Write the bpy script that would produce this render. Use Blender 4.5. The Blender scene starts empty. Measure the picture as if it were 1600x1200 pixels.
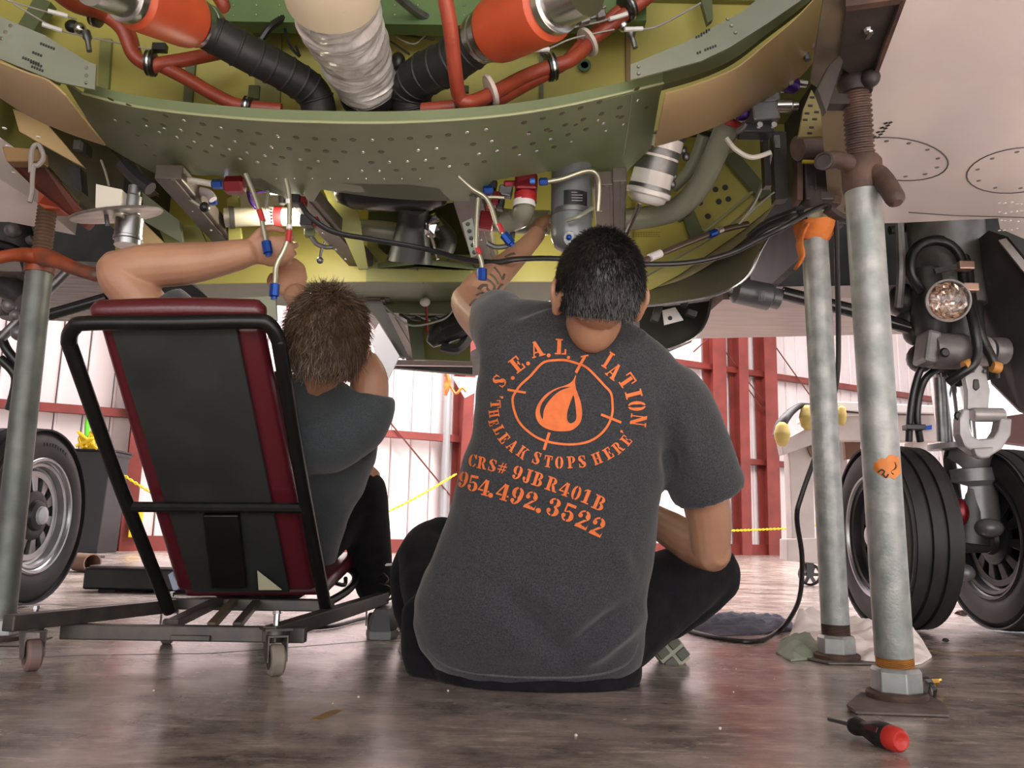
import bpy, bmesh, math, random
import numpy as np
from mathutils import Vector, Matrix, noise
from mathutils.bvhtree import BVHTree
random.seed(7)
SC = bpy.context.scene
COL = SC.collection
R_ = math.radians
# ------------------------------------------------------------------ camera
PITCH, ROLL, CAMH, FPX = R_(10.2), math.atan(.0208), .32, 1280.0
_F = Vector((0, math.cos(PITCH), math.sin(PITCH)))
_U0 = Vector((0, -math.sin(PITCH), math.cos(PITCH)))
_R0 = Vector((1, 0, 0))
_R = _R0*math.cos(ROLL) + _U0*math.sin(ROLL)
_U = _U0*math.cos(ROLL) - _R0*math.sin(ROLL)
CAM = Vector((0, 0, CAMH))
cd = bpy.data.cameras.new('camera'); cam = bpy.data.objects.new('camera', cd); COL.objects.link(cam)
cd.sensor_width = 36; cd.lens = FPX/1600*36; cd.clip_start = .05; cd.clip_end = 300
M = Matrix((_R, _U, -_F)).transposed().to_4x4(); M.translation = CAM
cam.matrix_world = M
SC.camera = cam
# ------------------------------------------------------------------ world, lamps, exposure
SC.view_settings.view_transform = 'Standard'; SC.view_settings.look = 'None'
SC.view_settings.gamma = 1; SC.view_settings.use_curve_mapping = False
SC.view_settings.exposure = 0.5
w = bpy.data.worlds.new('daylight'); SC.world = w; w.use_nodes = True
w.node_tree.nodes['Background'].inputs[0].default_value = (1, .965, .97, 1)
w.node_tree.nodes['Background'].inputs[1].default_value = 1.25
def area(name, loc, target, sx, sy, power, col=(1, 1, 1)):
    l = bpy.data.lights.new(name, 'AREA'); l.shape = 'RECTANGLE'; l.size = sx; l.size_y = sy; l.energy = power; l.color = col
    o = bpy.data.objects.new(name, l); COL.objects.link(o); o.location = loc
    o.rotation_euler = (Vector(target)-Vector(loc)).to_track_quat('-Z', 'Y').to_euler()
    return o
area('roof_area_light', (0, 9.0, 6.85), (0.5, 9.6, 0), 14, 3.5, 2150, (1, .935, .935))
area('roof_area_light', (8.2, 2.5, 6.85), (7.4, 2.5, 0), 5, 9, 900, (1, .97, .97))  # added overhead light at right; its floor bounce brightens the wing underside
area('open_hangar_door_daylight', (.5, -6, 1.5), (0, 3, 1.1), 11, 2.8, 230, (1, .97, .95))
def bounce_spot(x, y, power, deg):  # added spot: bright floor pool behind the camera, bouncing light onto the aircraft undersides
    l = bpy.data.lights.new('added_bounce_spot', 'SPOT'); l.energy = power; l.spot_size = R_(deg); l.spot_blend = .5; l.shadow_soft_size = .25; l.color = (1, .97, .93)
    o = bpy.data.objects.new('added_bounce_spot', l); COL.objects.link(o); o.location = (x, y, 6.9)
bounce_spot(-.7, -1.1, 10000, 30); bounce_spot(2.4, -1.0, 27000, 33)
# ------------------------------------------------------------------ pixel helpers (a photo pixel to a world point at a given depth or height)
def D(x, y): return _F*FPX + _R*(x-800) + _U*(600-y)
def P(x, y, Y):
    d = D(x, y); return CAM + d*(Y/d.y)
def PZ(x, y, z=0.0):
    d = D(x, y); return CAM + d*((z-CAMH)/d.z)
def S(px_len, Y): return px_len*Y/FPX*1.03           # length of px_len pixels at depth Y
def topx(v):
    q = v-CAM; k = FPX/q.dot(_F); return 800+k*q.dot(_R), 600-k*q.dot(_U)
# ------------------------------------------------------------------ materials
MATS = {}
def mat(name, col, rough=.5, metal=0, col2=None, scale=8, det=4, bump=0, bscale=None, lo=.35, hi=.65, stretch=None, spec=None, coat=0, emit=None, alpha=None, trans=0, sheen=0):
    if name in MATS: return MATS[name]
    m = bpy.data.materials.new(name); m.use_nodes = True; nt = m.node_tree; N = nt.nodes; L = nt.links
    b = N['Principled BSDF']; c4 = lambda c: (c[0], c[1], c[2], 1)
    b.inputs['Base Color'].default_value = c4(col); b.inputs['Roughness'].default_value = rough; b.inputs['Metallic'].default_value = metal
    if spec is not None: b.inputs['Specular IOR Level'].default_value = spec
    if coat: b.inputs['Coat Weight'].default_value = coat
    if trans: b.inputs['Transmission Weight'].default_value = trans
    if sheen: b.inputs['Sheen Weight'].default_value = sheen
    if emit: b.inputs['Emission Color'].default_value = c4(emit[0]); b.inputs['Emission Strength'].default_value = emit[1]
    tc = N.new('ShaderNodeTexCoord'); vec = tc.outputs['Object']
    if stretch:
        mp = N.new('ShaderNodeMapping'); mp.inputs['Scale'].default_value = stretch; L.new(vec, mp.inputs['Vector']); vec = mp.outputs[0]
    if col2:
        n = N.new('ShaderNodeTexNoise'); n.inputs['Scale'].default_value = scale; n.inputs['Detail'].default_value = det; L.new(vec, n.inputs['Vector'])
        r = N.new('ShaderNodeValToRGB'); r.color_ramp.elements[0].position = lo; r.color_ramp.elements[1].position = hi
        r.color_ramp.elements[0].color = c4(col); r.color_ramp.elements[1].color = c4(col2)
        L.new(n.outputs['Fac'], r.inputs[0]); L.new(r.outputs[0], b.inputs['Base Color'])
    if bump:
        n2 = N.new('ShaderNodeTexNoise'); n2.inputs['Scale'].default_value = bscale or scale; n2.inputs['Detail'].default_value = 3; L.new(vec, n2.inputs['Vector'])
        bp = N.new('ShaderNodeBump'); bp.inputs['Strength'].default_value = bump; bp.inputs['Distance'].default_value = .004
        L.new(n2.outputs['Fac'], bp.inputs['Height']); L.new(bp.outputs[0], b.inputs['Normal'])
    MATS[name] = m; return m
def lin(r, g, b):
    f = lambda v: ((v/255+.055)/1.055)**2.4 if v > 10 else v/255/12.92
    return (f(r), f(g), f(b))
# ------------------------------------------------------------------ objects
def root_loc(o):
    v = Vector((0, 0, 0))
    while o is not None: v += o.location; o = o.parent
    return v
def thing(name, label, cat, loc=(0, 0, 0), group=None):
    o = bpy.data.objects.new(name, None); COL.objects.link(o); o.location = loc; o.empty_display_size = .05
    o['label'] = label; o['category'] = cat
    if group: o['group'] = group
    return o
def tag(o, label, cat, group=None, kind=None):
    o['label'] = label; o['category'] = cat
    if group: o['group'] = group
    if kind: o['kind'] = kind
    return o
def link(name, me, m, parent=None, smooth=35, label=None, kind=None):
    o = bpy.data.objects.new(name, me); COL.objects.link(o)
    if m is not None and not me.materials: me.materials.append(m)
    if parent is not None:
        rl = root_loc(parent); o.parent = parent
        if rl.length > 0: me.transform(Matrix.Translation(-rl))
    if smooth:
        me.shade_smooth(); me.set_sharp_from_angle(angle=R_(smooth))
    if label: o['label'] = label
    if kind: o['kind'] = kind
    return o
def catmull(pts, sub=6):
    pts = [Vector(p) for p in pts]
    if len(pts) < 3: return pts
    out = []
    for i in range(len(pts)-1):
        p0 = pts[max(i-1, 0)]; p1 = pts[i]; p2 = pts[i+1]; p3 = pts[min(i+2, len(pts)-1)]
        for k in range(sub):
            t = k/sub
            out.append(.5*((2*p1)+(p2-p0)*t+(2*p0-5*p1+4*p2-p3)*t*t+(3*p1-p0-3*p2+p3)*t**3))
    out.append(pts[-1]); return out
def lerp_list(vals, n):
    m = len(vals)-1; out = []
    for i in range(n):
        t = i/(n-1)*m; k = min(int(t), m-1); out.append(vals[k]+(vals[k+1]-vals[k])*(t-k))
    return out
class B:
    def __init__(s): s.v = []; s.f = []
    def ring(s, pts):
        i = len(s.v); s.v += [tuple(p) for p in pts]; return list(range(i, i+len(pts)))
    def bridge(s, a, b):
        n = len(a)
        for i in range(n): s.f.append((a[i], a[(i+1) % n], b[(i+1) % n], b[i]))
    def cap(s, a, flip=False): s.f.append(tuple(reversed(a)) if flip else tuple(a))
    def box(s, c, size, rot=None):
        c = Vector(c); hx, hy, hz = [q/2 for q in size]
        rot = rot or Matrix.Identity(3)
        q = [c+rot@Vector((sx*hx, sy*hy, sz*hz)) for sz in (-1, 1) for sy in (-1, 1) for sx in (-1, 1)]
        i = len(s.v); s.v += [tuple(p) for p in q]
        for f in ((0, 2, 3, 1), (4, 5, 7, 6), (0, 1, 5, 4), (2, 6, 7, 3), (0, 4, 6, 2), (1, 3, 7, 5)): s.f.append(tuple(i+k for k in f))
        return s
    def bar(s, a, b, wd, th, up=(0, 0, 1)):                 # rectangular bar from a to b
        a = Vector(a); b = Vector(b); d = (b-a).normalized(); up = Vector(up)
        x = d.cross(up)
        if x.length < 1e-4: x = d.cross(Vector((0, 1, 0)))
        x.normalize(); z = x.cross(d)
        return s.box((a+b)/2, (wd, (b-a).length, th), Matrix((x, d, z)).transposed())
    def tube(s, pts, r, n=10, sub=6, cap=True, ends=False, ell=1.0, ref=None):
        """loft along a path; r a number or a list per control point; ell squashes along ref"""
        k = len(pts); path = catmull(pts, sub) if sub > 1 else [Vector(p) for p in pts]
        rs = [r]*len(path) if isinstance(r, (int, float)) else lerp_list(list(r), len(path))
        el = [ell]*len(path) if isinstance(ell, (int, float)) else lerp_list(list(ell), len(path))
        t0 = (path[1]-path[0]).normalized()
        up = Vector(ref) if ref is not None else (Vector((0, 0, 1)) if abs(t0.z) < .9 else Vector((1, 0, 0)))
        rings = []
        for i, p in enumerate(path):
            t = (path[min(i+1, len(path)-1)]-path[max(i-1, 0)]).normalized()
            if ref is not None: up = Vector(ref)
            x = t.cross(up)
            if x.length < 1e-5: x = t.cross(Vector((.3, .7, .2)))
            x.normalize(); z = x.cross(t).normalized(); up = z
            rings.append((p, x, z, t, rs[i], el[i]))
        seq = []
        if ends:
            p, x, z, t, q, e = rings[0]
            for a in (.3, .75): seq.append((p-t*q*math.cos(a*math.pi/2), x, z, t, q*math.sin(a*math.pi/2), e))
        seq += rings
        if ends:
            p, x, z, t, q, e = rings[-1]
            for a in (.75, .3): seq.append((p+t*q*math.cos(a*math.pi/2), x, z, t, q*math.sin(a*math.pi/2), e))
        prev = None; first = None
        for p, x, z, t, q, e in seq:
            rg = s.ring([p+x*(q*math.cos(2*math.pi*j/n))+z*(q*e*math.sin(2*math.pi*j/n)) for j in range(n)])
            if prev: s.bridge(prev, rg)
            else: first = rg
            prev = rg
        if cap: s.cap(first, True); s.cap(prev)
        return s
    def cyl(s, a, b, r, r2=None, n=16):
        return s.tube([a, b], [r, r if r2 is None else r2], n, 1)
    def lathe(s, prof, o, axis=(0, 0, 1), n=24, cap=True, ref=None):   # prof = [(radius, height)]
        o = Vector(o); t = Vector(axis).normalized(); u = Vector(ref) if ref is not None else (Vector((0, 0, 1)) if abs(t.z) < .9 else Vector((1, 0, 0)))
        x = t.cross(u).normalized(); z = x.cross(t)
        prev = None; first = None
        for r, h in prof:
            rg = s.ring([o+t*h+x*(r*math.cos(2*math.pi*j/n))+z*(r*math.sin(2*math.pi*j/n)) for j in range(n)])
            if prev: s.bridge(prev, rg)
            else: first = rg
            prev = rg
        if cap: s.cap(first, True); s.cap(prev)
        return s
    def loft(s, rings, cap=True):
        prev = None; first = None
        for r in rings:
            g = s.ring(r)
            if prev: s.bridge(prev, g)
            else: first = g
            prev = g
        if cap: s.cap(first, True); s.cap(prev)
        return s
    def ball(s, c, r, n=12, m=8, rot=None):
        c = Vector(c); r = (r, r, r) if isinstance(r, (int, float)) else r; rot = rot or Matrix.Identity(3)
        rg = []
        for i in range(1, m):
            a = math.pi*i/m
            rg.append([c+rot@Vector((r[0]*math.sin(a)*math.cos(2*math.pi*j/n), r[1]*math.sin(a)*math.sin(2*math.pi*j/n), r[2]*math.cos(a))) for j in range(n)])
        rg = [s.ring(q) for q in rg]
        for a, b in zip(rg, rg[1:]): s.bridge(b, a)
        t = s.ring([c+rot@Vector((0, 0, r[2]))])[0]; bt = s.ring([c-rot@Vector((0, 0, r[2]))])[0]
        for j in range(n):
            s.f.append((t, rg[0][j], rg[0][(j+1) % n])); s.f.append((bt, rg[-1][(j+1) % n], rg[-1][j]))
        return s
    def prism(s, poly, off):                               # polygon (3-D points) pushed along a vector
        off = Vector(off); a = s.ring(poly); b = s.ring([Vector(p)+off for p in poly])
        s.bridge(a, b); s.cap(a, True); s.cap(b); return s
    def strip(s, A, Bp, off):                              # thick ribbon between two polylines
        off = Vector(off); n = len(A)
        a = s.ring(A); b = s.ring(Bp); c = s.ring([Vector(p)+off for p in A]); d = s.ring([Vector(p)+off for p in Bp])
        for i in range(n-1):
            s.f += [(a[i], a[i+1], b[i+1], b[i]), (c[i], d[i], d[i+1], c[i+1]), (a[i], c[i], c[i+1], a[i+1]), (b[i], b[i+1], d[i+1], d[i])]
        s.f += [(a[0], b[0], d[0], c[0]), (a[-1], c[-1], d[-1], b[-1])]
        return s
    def mesh(s, name, fix=True, bevel=0, seg=2):
        me = bpy.data.meshes.new(name); me.from_pydata(s.v, [], s.f)
        if fix or bevel:
            bm = bmesh.new(); bm.from_mesh(me)
            if bevel:
                bmesh.ops.bevel(bm, geom=[e for e in bm.edges if e.is_manifold and e.calc_face_angle(0) > .5], offset=bevel, segments=seg, profile=.5, affect='EDGES', clamp_overlap=True)
            bmesh.ops.recalc_face_normals(bm, faces=bm.faces); bm.to_mesh(me); bm.free()
        return me
    def build(s, name, m, parent=None, smooth=35, bevel=0, label=None, kind=None, seg=2):
        return link(name, s.mesh(name, True, bevel, seg), m, parent, smooth, label, kind)
def basis(d, up=(0, 0, 1)):
    d = Vector(d).normalized(); x = d.cross(Vector(up))
    if x.length < 1e-4: x = d.cross(Vector((0, 1, 0)))
    x.normalize(); return Matrix((x, d, x.cross(d))).transposed()      # columns: side, along, up
# ================================================================== hangar shell
def struct(o): o['kind'] = 'structure'; return o
def floor_mat():
    m = bpy.data.materials.new('polished_concrete'); m.use_nodes = True; nt = m.node_tree; N = nt.nodes; L = nt.links; b = N['Principled BSDF']
    tc = N.new('ShaderNodeTexCoord')
    def nz(scale, det, st=None, rough=.55):
        n = N.new('ShaderNodeTexNoise'); n.inputs['Scale'].default_value = scale; n.inputs['Detail'].default_value = det; n.inputs['Roughness'].default_value = rough
        if st:
            mp = N.new('ShaderNodeMapping'); mp.inputs['Scale'].default_value = st; mp.inputs['Rotation'].default_value = (0, 0, .25); L.new(tc.outputs['Object'], mp.inputs[0]); L.new(mp.outputs[0], n.inputs['Vector'])
        else: L.new(tc.outputs['Object'], n.inputs['Vector'])
        return n.outputs['Fac']
    def ramp(f, a, ca, bb, cb):
        r = N.new('ShaderNodeValToRGB'); r.color_ramp.elements[0].position = a; r.color_ramp.elements[1].position = bb
        r.color_ramp.elements[0].color = (*ca, 1); r.color_ramp.elements[1].color = (*cb, 1); L.new(f, r.inputs[0]); return r.outputs[0]
    def mix(mode, f, a, c):
        x = N.new('ShaderNodeMix'); x.data_type = 'RGBA'; x.blend_type = mode; x.inputs[0].default_value = f if isinstance(f, float) else 0
        if not isinstance(f, float): L.new(f, x.inputs[0])
        L.new(a, x.inputs[6]); L.new(c, x.inputs[7]); return x.outputs[2]
    base = ramp(nz(3.4, 12, None, .72), .38, (.175, .145, .127), .63, (.47, .395, .35))
    st = ramp(nz(3.1, 9, (1, 2.6, 1), .7), .36, (.30, .28, .27), .54, (1, 1, 1))
    base = mix('MULTIPLY', .8, base, st)
    sc = ramp(nz(7, 12, (1, 4, 1), .8), .53, (0, 0, 0), .64, (.32, .29, .27))
    base = mix('ADD', .8, base, sc)
    rust = ramp(nz(1.3, 5), .60, (1, 1, 1), .8, (1, .82, .72))
    base = mix('MULTIPLY', .6, base, rust)
    L.new(base, b.inputs['Base Color'])
    rr = N.new('ShaderNodeMapRange'); L.new(nz(4, 6), rr.inputs[0]); rr.inputs[3].default_value = .10; rr.inputs[4].default_value = .40; L.new(rr.outputs[0], b.inputs['Roughness'])
    bp = N.new('ShaderNodeBump'); bp.inputs['Strength'].default_value = .12; bp.inputs['Distance'].default_value = .004; L.new(nz(14, 6), bp.inputs['Height']); L.new(bp.outputs[0], b.inputs['Normal'])
    b.inputs['Specular IOR Level'].default_value = .75
    return m
bf = B(); bf.box((0, 6, -.05), (44, 44, .1)); fl = struct(bf.build('floor', floor_mat(), smooth=0))
crack = mat('floor_crack', (.03, .025, .023), .8)
def ground_line(pts, w, m, name, z=.0006):
    b = B(); A = []; Bq = []
    g = [PZ(x, y) for x, y in pts]
    for i, p in enumerate(g):
        t = (g[min(i+1, len(g)-1)]-g[max(i-1, 0)]).normalized(); n = Vector((-t.y, t.x, 0))*w*random.uniform(.6, 1.2)/2
        A.append(p+n+Vector((0, 0, -.002))); Bq.append(p-n+Vector((0, 0, -.002)))
    b.strip(A, Bq, (0, 0, z+.002)); return b.build(name, m, fl, 0)
ground_line([(0, 1030), (130, 1024), (330, 1021), (450, 1012), (560, 1003), (640, 996)], .005, crack, 'expansion_joint')
ground_line([(20, 946), (80, 944), (130, 948), (175, 945)], .01, crack, 'crack')
ylw = mat('floor_paint_yellow', lin(150, 120, 55), .5, col2=lin(110, 92, 60), scale=30)
for q in ([(493, 1125), (528, 1109)],): ground_line(q, .03, ylw, 'paint_mark')
ground_line([(1425, 1014), (1460, 1018), (1520, 1021), (1600, 1022)], .025, ylw, 'paint_line')
# --- back wall: ribbed sheet panels, girts, tapered columns
WA, WB = PZ(150, 860), PZ(1180, 867); WD = (WB-WA).normalized(); WN = Vector((WD.y, -WD.x, 0))     # WN points to the camera
def W(s, z, n=0): return WA + WD*s + WN*n + Vector((0, 0, z))
def wall_s(x, y=None):                                  # distance along the wall of a photo column
    d = D(x, 700 if y is None else y); a = d.x*WD.y-d.y*WD.x
    r = (WA.x-CAM.x); t = (WA.y-CAM.y); k = (r*WD.y-t*WD.x)/a
    q = CAM+d*k; return (q-WA).dot(WD), q.z
back = B(); back.box(W(4, 3.45, -.10), (1, 1, 1)); back = B()
back.v = []; rotW = Matrix((WD, -WN, Vector((0, 0, 1)))).transposed()
sE = wall_s(1532)[0]; back.box(W((sE-6.9)/2, 3.45, -.09), (sE+6.9, .04, 7.1), rotW)
wall = struct(back.build('wall_back', mat('wall_liner_grey', (.12, .11, .115), .8), smooth=0))
pm = mat('wall_panel_white', (.80, .70, .70), .45, col2=(.86, .77, .765), scale=1.5)
pb = B(); pw = .30
pb.loft([[Vector((a, b, z)) for a, b in ((.004, .0), (.014, .03), (.03, .03), (.04, .0), (.15, .003), (pw-.006, .0), (pw-.006, -.02), (.004, -.02))] for z in (0, 7)])
pmesh = pb.mesh('wall_panel'); pmesh.materials.append(pm)
for i in range(int((wall_s(1532)[0]+6.9)/pw)):
    o = bpy.data.objects.new('wall_panel', pmesh); COL.objects.link(o); o.parent = wall
    q = W(-6.9+i*pw, 0, -.055); mw = Matrix((WD, WN, Vector((0, 0, 1)))).transposed().to_4x4(); mw.translation = q; o.matrix_world = mw
red = mat('red_oxide_steel', lin(122, 52, 46), .5, col2=lin(142, 62, 54), scale=3)
def girt(z, s0, s1, h=.1): B().bar(W(s0, z, .06), W(s1, z, .06), .12, h).build('girt', red, wall, 0)
def girt_px(x, y, s0=-6.5, s1=None): s, z = wall_s(x, y); girt(z, s0, s1 or sE)
girt_px(690, 685); girt_px(1330, 607, 2.0)
# base trim
struct(B().bar(W(-6.9, .09, .05), W(sE, .09, .05), .06, .18).build('baseboard_back', red, None, 0))
def column(x, flare=.0, w=.16):
    s, _ = wall_s(x, 760)
    b = B()
    d0, d1 = .22, .22+flare
    for n0, n1 in ((0.0, 0.0), (1, 1)):
        pass
    web = [W(s, 0, .0), W(s, 0, d0), W(s, 6.9, d1), W(s, 6.9, .0)]
    b.prism([p-WD*.008 for p in web], WD*.016)
    b.prism([W(s-w/2, 0, d0), W(s+w/2, 0, d0), W(s+w/2, 6.9, d1), W(s-w/2, 6.9, d1)], WN*.016)
    b.prism([W(s-w/2, 0, .01), W(s+w/2, 0, .01), W(s+w/2, 6.9, .01), W(s-w/2, 6.9, .01)], WN*.016)
    return b.build('column', red, wall, 0)
column(712, .45); column(1112, .1, .3); column(1150, .1, .22); column(1193, .1, .3); column(205, .3)
rod = mat('dark_rod', lin(110, 60, 55), .5)
for a, b in (((590, 645), (697, 775)), ((1203, 545), (1262, 628)), ((1100, 520), (1192, 640)), ((1075, 552), (1110, 520)), ((1160, 610), (1200, 665))):
    s0, z0 = wall_s(*a); s1, z1 = wall_s(*b); B().cyl(W(s0, z0, .15), W(s1, z1, .15), .012, n=6).build('brace_rod', rod, wall)
# down pipe beside the column
s0, _ = wall_s(690, 760); B().cyl(W(s0, 0, .1), W(s0, 6.5, .1), .06, n=10).build('downpipe', mat('pipe_grey', (.35, .35, .36), .4), wall)
# --- other sides of the hangar, roof
wl = B(); wl.box((-11.5, 4, 3.45), (.1, 30, 7.1)); struct(wl.build('wall_left', mat('wall_left_white', (.6, .55, .55), .6, col2=(.66, .6, .6), scale=1), smooth=0))
cb = B(); cb.box((0, 6, 7.1), (44, 44, .12)); struct(cb.build('ceiling', mat('ceiling_white', (.55, .52, .52), .7, col2=(.6, .56, .56), scale=1), smooth=0))
# ================================================================== aircraft: belly, bays, wings
ac = thing('aircraft', 'green primed aircraft on jacks above the mechanics, belly bays open, grey wings', 'aircraft', (0, 2.5, 0))
GREEN = mat('green_primer', (.125, .158, .078), .45, col2=(.15, .185, .095), scale=5)
GREEN2 = mat('green_primer_dark', (.085, .105, .05), .45, col2=(.11, .125, .06), scale=6)
YEL = mat('yellow_zinc_primer', (.40, .35, .075), .45, col2=(.34, .315, .085), scale=3, lo=.3, hi=.7)
YELG = mat('yellow_green_primer', (.25, .24, .07), .45, col2=(.19, .195, .065), scale=4)
TAN = mat('tan_primer_skin', (.57, .42, .19), .4, col2=(.50, .34, .20), scale=2.2, lo=.4, hi=.7)
GREY = mat('grey_doubler', (.22, .235, .2), .42, col2=(.17, .19, .13), scale=4)
TITAN = mat('brown_grey_beam', (.12, .10, .08), .45, .15, col2=(.075, .062, .052), scale=7)
SKIN = mat('grey_paint_skin', (.74, .67, .65), .28, col2=(.66, .60, .60), scale=1.6, lo=.45, hi=.55, coat=.2)
STEEL = mat('bright_steel', (.55, .55, .55), .25, 1)
DSTEEL = mat('dull_steel', (.25, .25, .25), .4, .8, col2=(.16, .16, .16), scale=20)
BLACK = mat('black_rubber', (.02, .02, .021), .5, bump=.2, bscale=60)
BLK = mat('black_plastic', (.012, .012, .013), .35)
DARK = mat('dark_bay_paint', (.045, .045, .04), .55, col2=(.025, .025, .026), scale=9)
ORANGE = mat('orange_silicone', lin(200, 86, 50), .45, col2=lin(184, 76, 46), scale=7, bump=.1, bscale=90)
HOSE = mat('red_orange_hose', lin(160, 70, 48), .42, col2=lin(132, 54, 38), scale=9, bump=.2, bscale=120)
FOIL = mat('silver_insulation_wrap', (.80, .78, .77), .30, .25, col2=(.50, .47, .45), scale=14, det=8, bump=.9, bscale=40)  # darker second tone paints crinkle shadows into the foil colour
CREAM = mat('cream_insulation', (.78, .68, .50), .6)
PIPEG = mat('grey_green_pipe', (.24, .25, .19), .35, .1)
BLUE = mat('blue_anodised', lin(30, 70, 150), .3, .6)
REDA = mat('red_anodised', lin(110, 22, 30), .3, .5)
REDT = mat('red_tag', lin(170, 36, 40), .5)
WHITE = mat('white_paint', (.72, .70, .68), .4)
BRASSY = mat('zinc_yellow_line', (.42, .40, .30), .3, .7)
PURPLE = mat('purple_anodised', lin(66, 36, 110), .3, .5)
XC, RB = -.42, 1.76; ZC = 1.236+RB
def bz(x, off=0.0):
    d = min(abs(x-XC), (RB-.06)); return ZC-math.sqrt((RB+off)**2-d*d)
def Bel(x, y, off=0.0):
    d = D(x, y); ox = CAM.x-XC; oz = CAM.z-ZC; r = RB+off
    a = d.x**2+d.z**2; b = ox*d.x+oz*d.z; c = ox*ox+oz*oz-r*r; q = b*b-a*c
    k = (-b-math.sqrt(max(q, 0)))/a
    return CAM+d*k if q > 0 else P(x, y, 1.9)
def Bin(x, y, off=0.0):                                  # seen from below the near side of the barrel is the first hit
    return Bel(x, y, off)
def sheet(name, poly, zf, th, m, parent, step=.07, label=None, smooth=40, kind=None):
    """plate over an outline given in plan (x, Y), bent to height zf(x, Y)"""
    bm = bmesh.new(); f = bm.faces.new([bm.verts.new((p[0], p[1], 0)) for p in poly])
    xs = [p[0] for p in poly]; ys = [p[1] for p in poly]
    bmesh.ops.triangulate(bm, faces=bm.faces[:])
    for ax, lo, hi in ((0, min(xs), max(xs)), (1, min(ys), max(ys))):
        s = step if ax == 0 else step*2
        k = math.ceil(lo/s)
        while k*s < hi:
            no = (1, 0, 0) if ax == 0 else (0, 1, 0); co = (k*s, 0, 0) if ax == 0 else (0, k*s, 0)
            bmesh.ops.bisect_plane(bm, geom=bm.verts[:]+bm.edges[:]+bm.faces[:], plane_co=co, plane_no=no); k += 1
    for v in bm.verts: v.co.z = zf(v.co.x, v.co.y)
    bmesh.ops.recalc_face_normals(bm, faces=bm.faces)
    up = sum((fc.normal.z*fc.calc_area() for fc in bm.faces))
    top = bmesh.ops.extrude_face_region(bm, geom=bm.faces[:])
    for e in top['geom']:
        if isinstance(e, bmesh.types.BMVert): e.co.z += th
    bmesh.ops.recalc_face_normals(bm, faces=bm.faces)
    me = bpy.data.meshes.new(name); bm.to_mesh(me); bm.free()
    return link(name, me, m, parent, smooth, label, kind)
def plan(pxs, off=0.0): return [(q.x, q.y) for q in (Bel(x, y, off) for x, y in pxs)]
def plate(name, pxs, Y, th, m, parent=ac, label=None, bevel=0, smooth=30):
    b = B(); b.prism([P(x, y, Y) for x, y in pxs], (0, th, 0)); return b.build(name, m, parent, smooth, bevel, label)
def ptube(name, pts, r, m, parent=ac, n=10, sub=6, label=None, ends=False, kind=None):      # pts = [(px, py, depth)]; r in metres
    return B().tube([P(*q) for q in pts], r, n, sub, True, ends).build(name, m, parent, 40, 0, label, kind)
# ---- belly belt in front (green web plate with rivets), tan skins beside it
LIP = [(100, 128), (130, 148), (200, 166), (280, 178), (400, 189), (500, 193), (600, 194), (700, 190), (800, 181), (900, 164), (1036, 132)]
low = [(1031, 150), (1017, 232), (985, 262), (968, 283), (945, 287), (934, 276), (922, 266), (860, 268), (800, 277), (770, 282), (757, 296), (740, 314), (705, 314), (694, 298), (682, 285), (512, 284), (502, 296), (490, 315), (470, 314), (450, 288), (410, 279), (340, 275), (270, 270), (240, 270), (162, 226)]
belly = sheet('belly_panel', plan(LIP+low), lambda x, y: bz(x), .006, GREEN, ac, label='green riveted belly panel')
def lipcurve(pts): return [Bel(x, y) for x, y in pts]
# flange standing up along the lip
fl_lo = [(76, 120)]+LIP[1:]; 
def flange(pts, h, name, m, th=.004, dy=0.0):
    A = catmull([Bel(*q)+Vector((0, dy, 0)) for q in pts], 4); Bq = [p+Vector((0, .004, h)) for p in A]
    return B().strip(A, Bq, (0, th, 0)).build(name, m, ac, 40)
flange(LIP[1:], .034, 'lip_flange', GREEN, .03)
LE = mat('bare_edge', (.30, .33, .18), .4)
B().tube([Bel(*q)+Vector((0, -.003, .002)) for q in LIP[1:]], .0035, 6, 3).build('lip_edge', LE, ac)
def skin_strip(top, bot, Y0, Y1):
    A = catmull([P(x, y, Y0) for x, y in top], 6); Bq = catmull([P(x, y, Y1) for x, y in bot], 6)
    return B().strip(A, Bq, (0, .004, .006)).build('skin_panel', TAN, ac, 60, label='tan primed skin panel')
skin_strip([(-40, 80), (0, 98), (40, 114), (75, 127), (102, 150)], [(-40, 125), (10, 160), (50, 184), (105, 208), (164, 228)], 1.757, 2.06)
skin_strip([(1040, 147), (1090, 132), (1150, 107), (1200, 67), (1245, 28), (1300, -30)], [(1022, 230), (1085, 211), (1150, 184), (1205, 153), (1262, 108), (1325, 10)], 1.762, 2.09)
rt = [(1038, 149), (1100, 130), (1160, 104), (1200, 63), (1250, 22), (1290, -25), (1340, -40), (1322, 20), (1296, 70), (1256, 118), (1200, 156), (1130, 192), (1085, 210), (1021, 228)]
# dark frame strip seen edge on at the right and left
RF = [(1036, 132), (1100, 113), (1150, 90), (1200, 52), (1250, 14), (1300, -28)]
flange(RF, .05, 'frame_cap', GREEN2, .03)
B().tube([Bel(*q)+Vector((0, -.002, .052)) for q in RF], .003, 6, 3).build('cap_edge', LE, ac)
LF = [(-30, 74), (0, 88), (40, 106), (84, 124)]
flange(LF, .02, 'frame_cap', GREEN2, .03)
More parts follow.
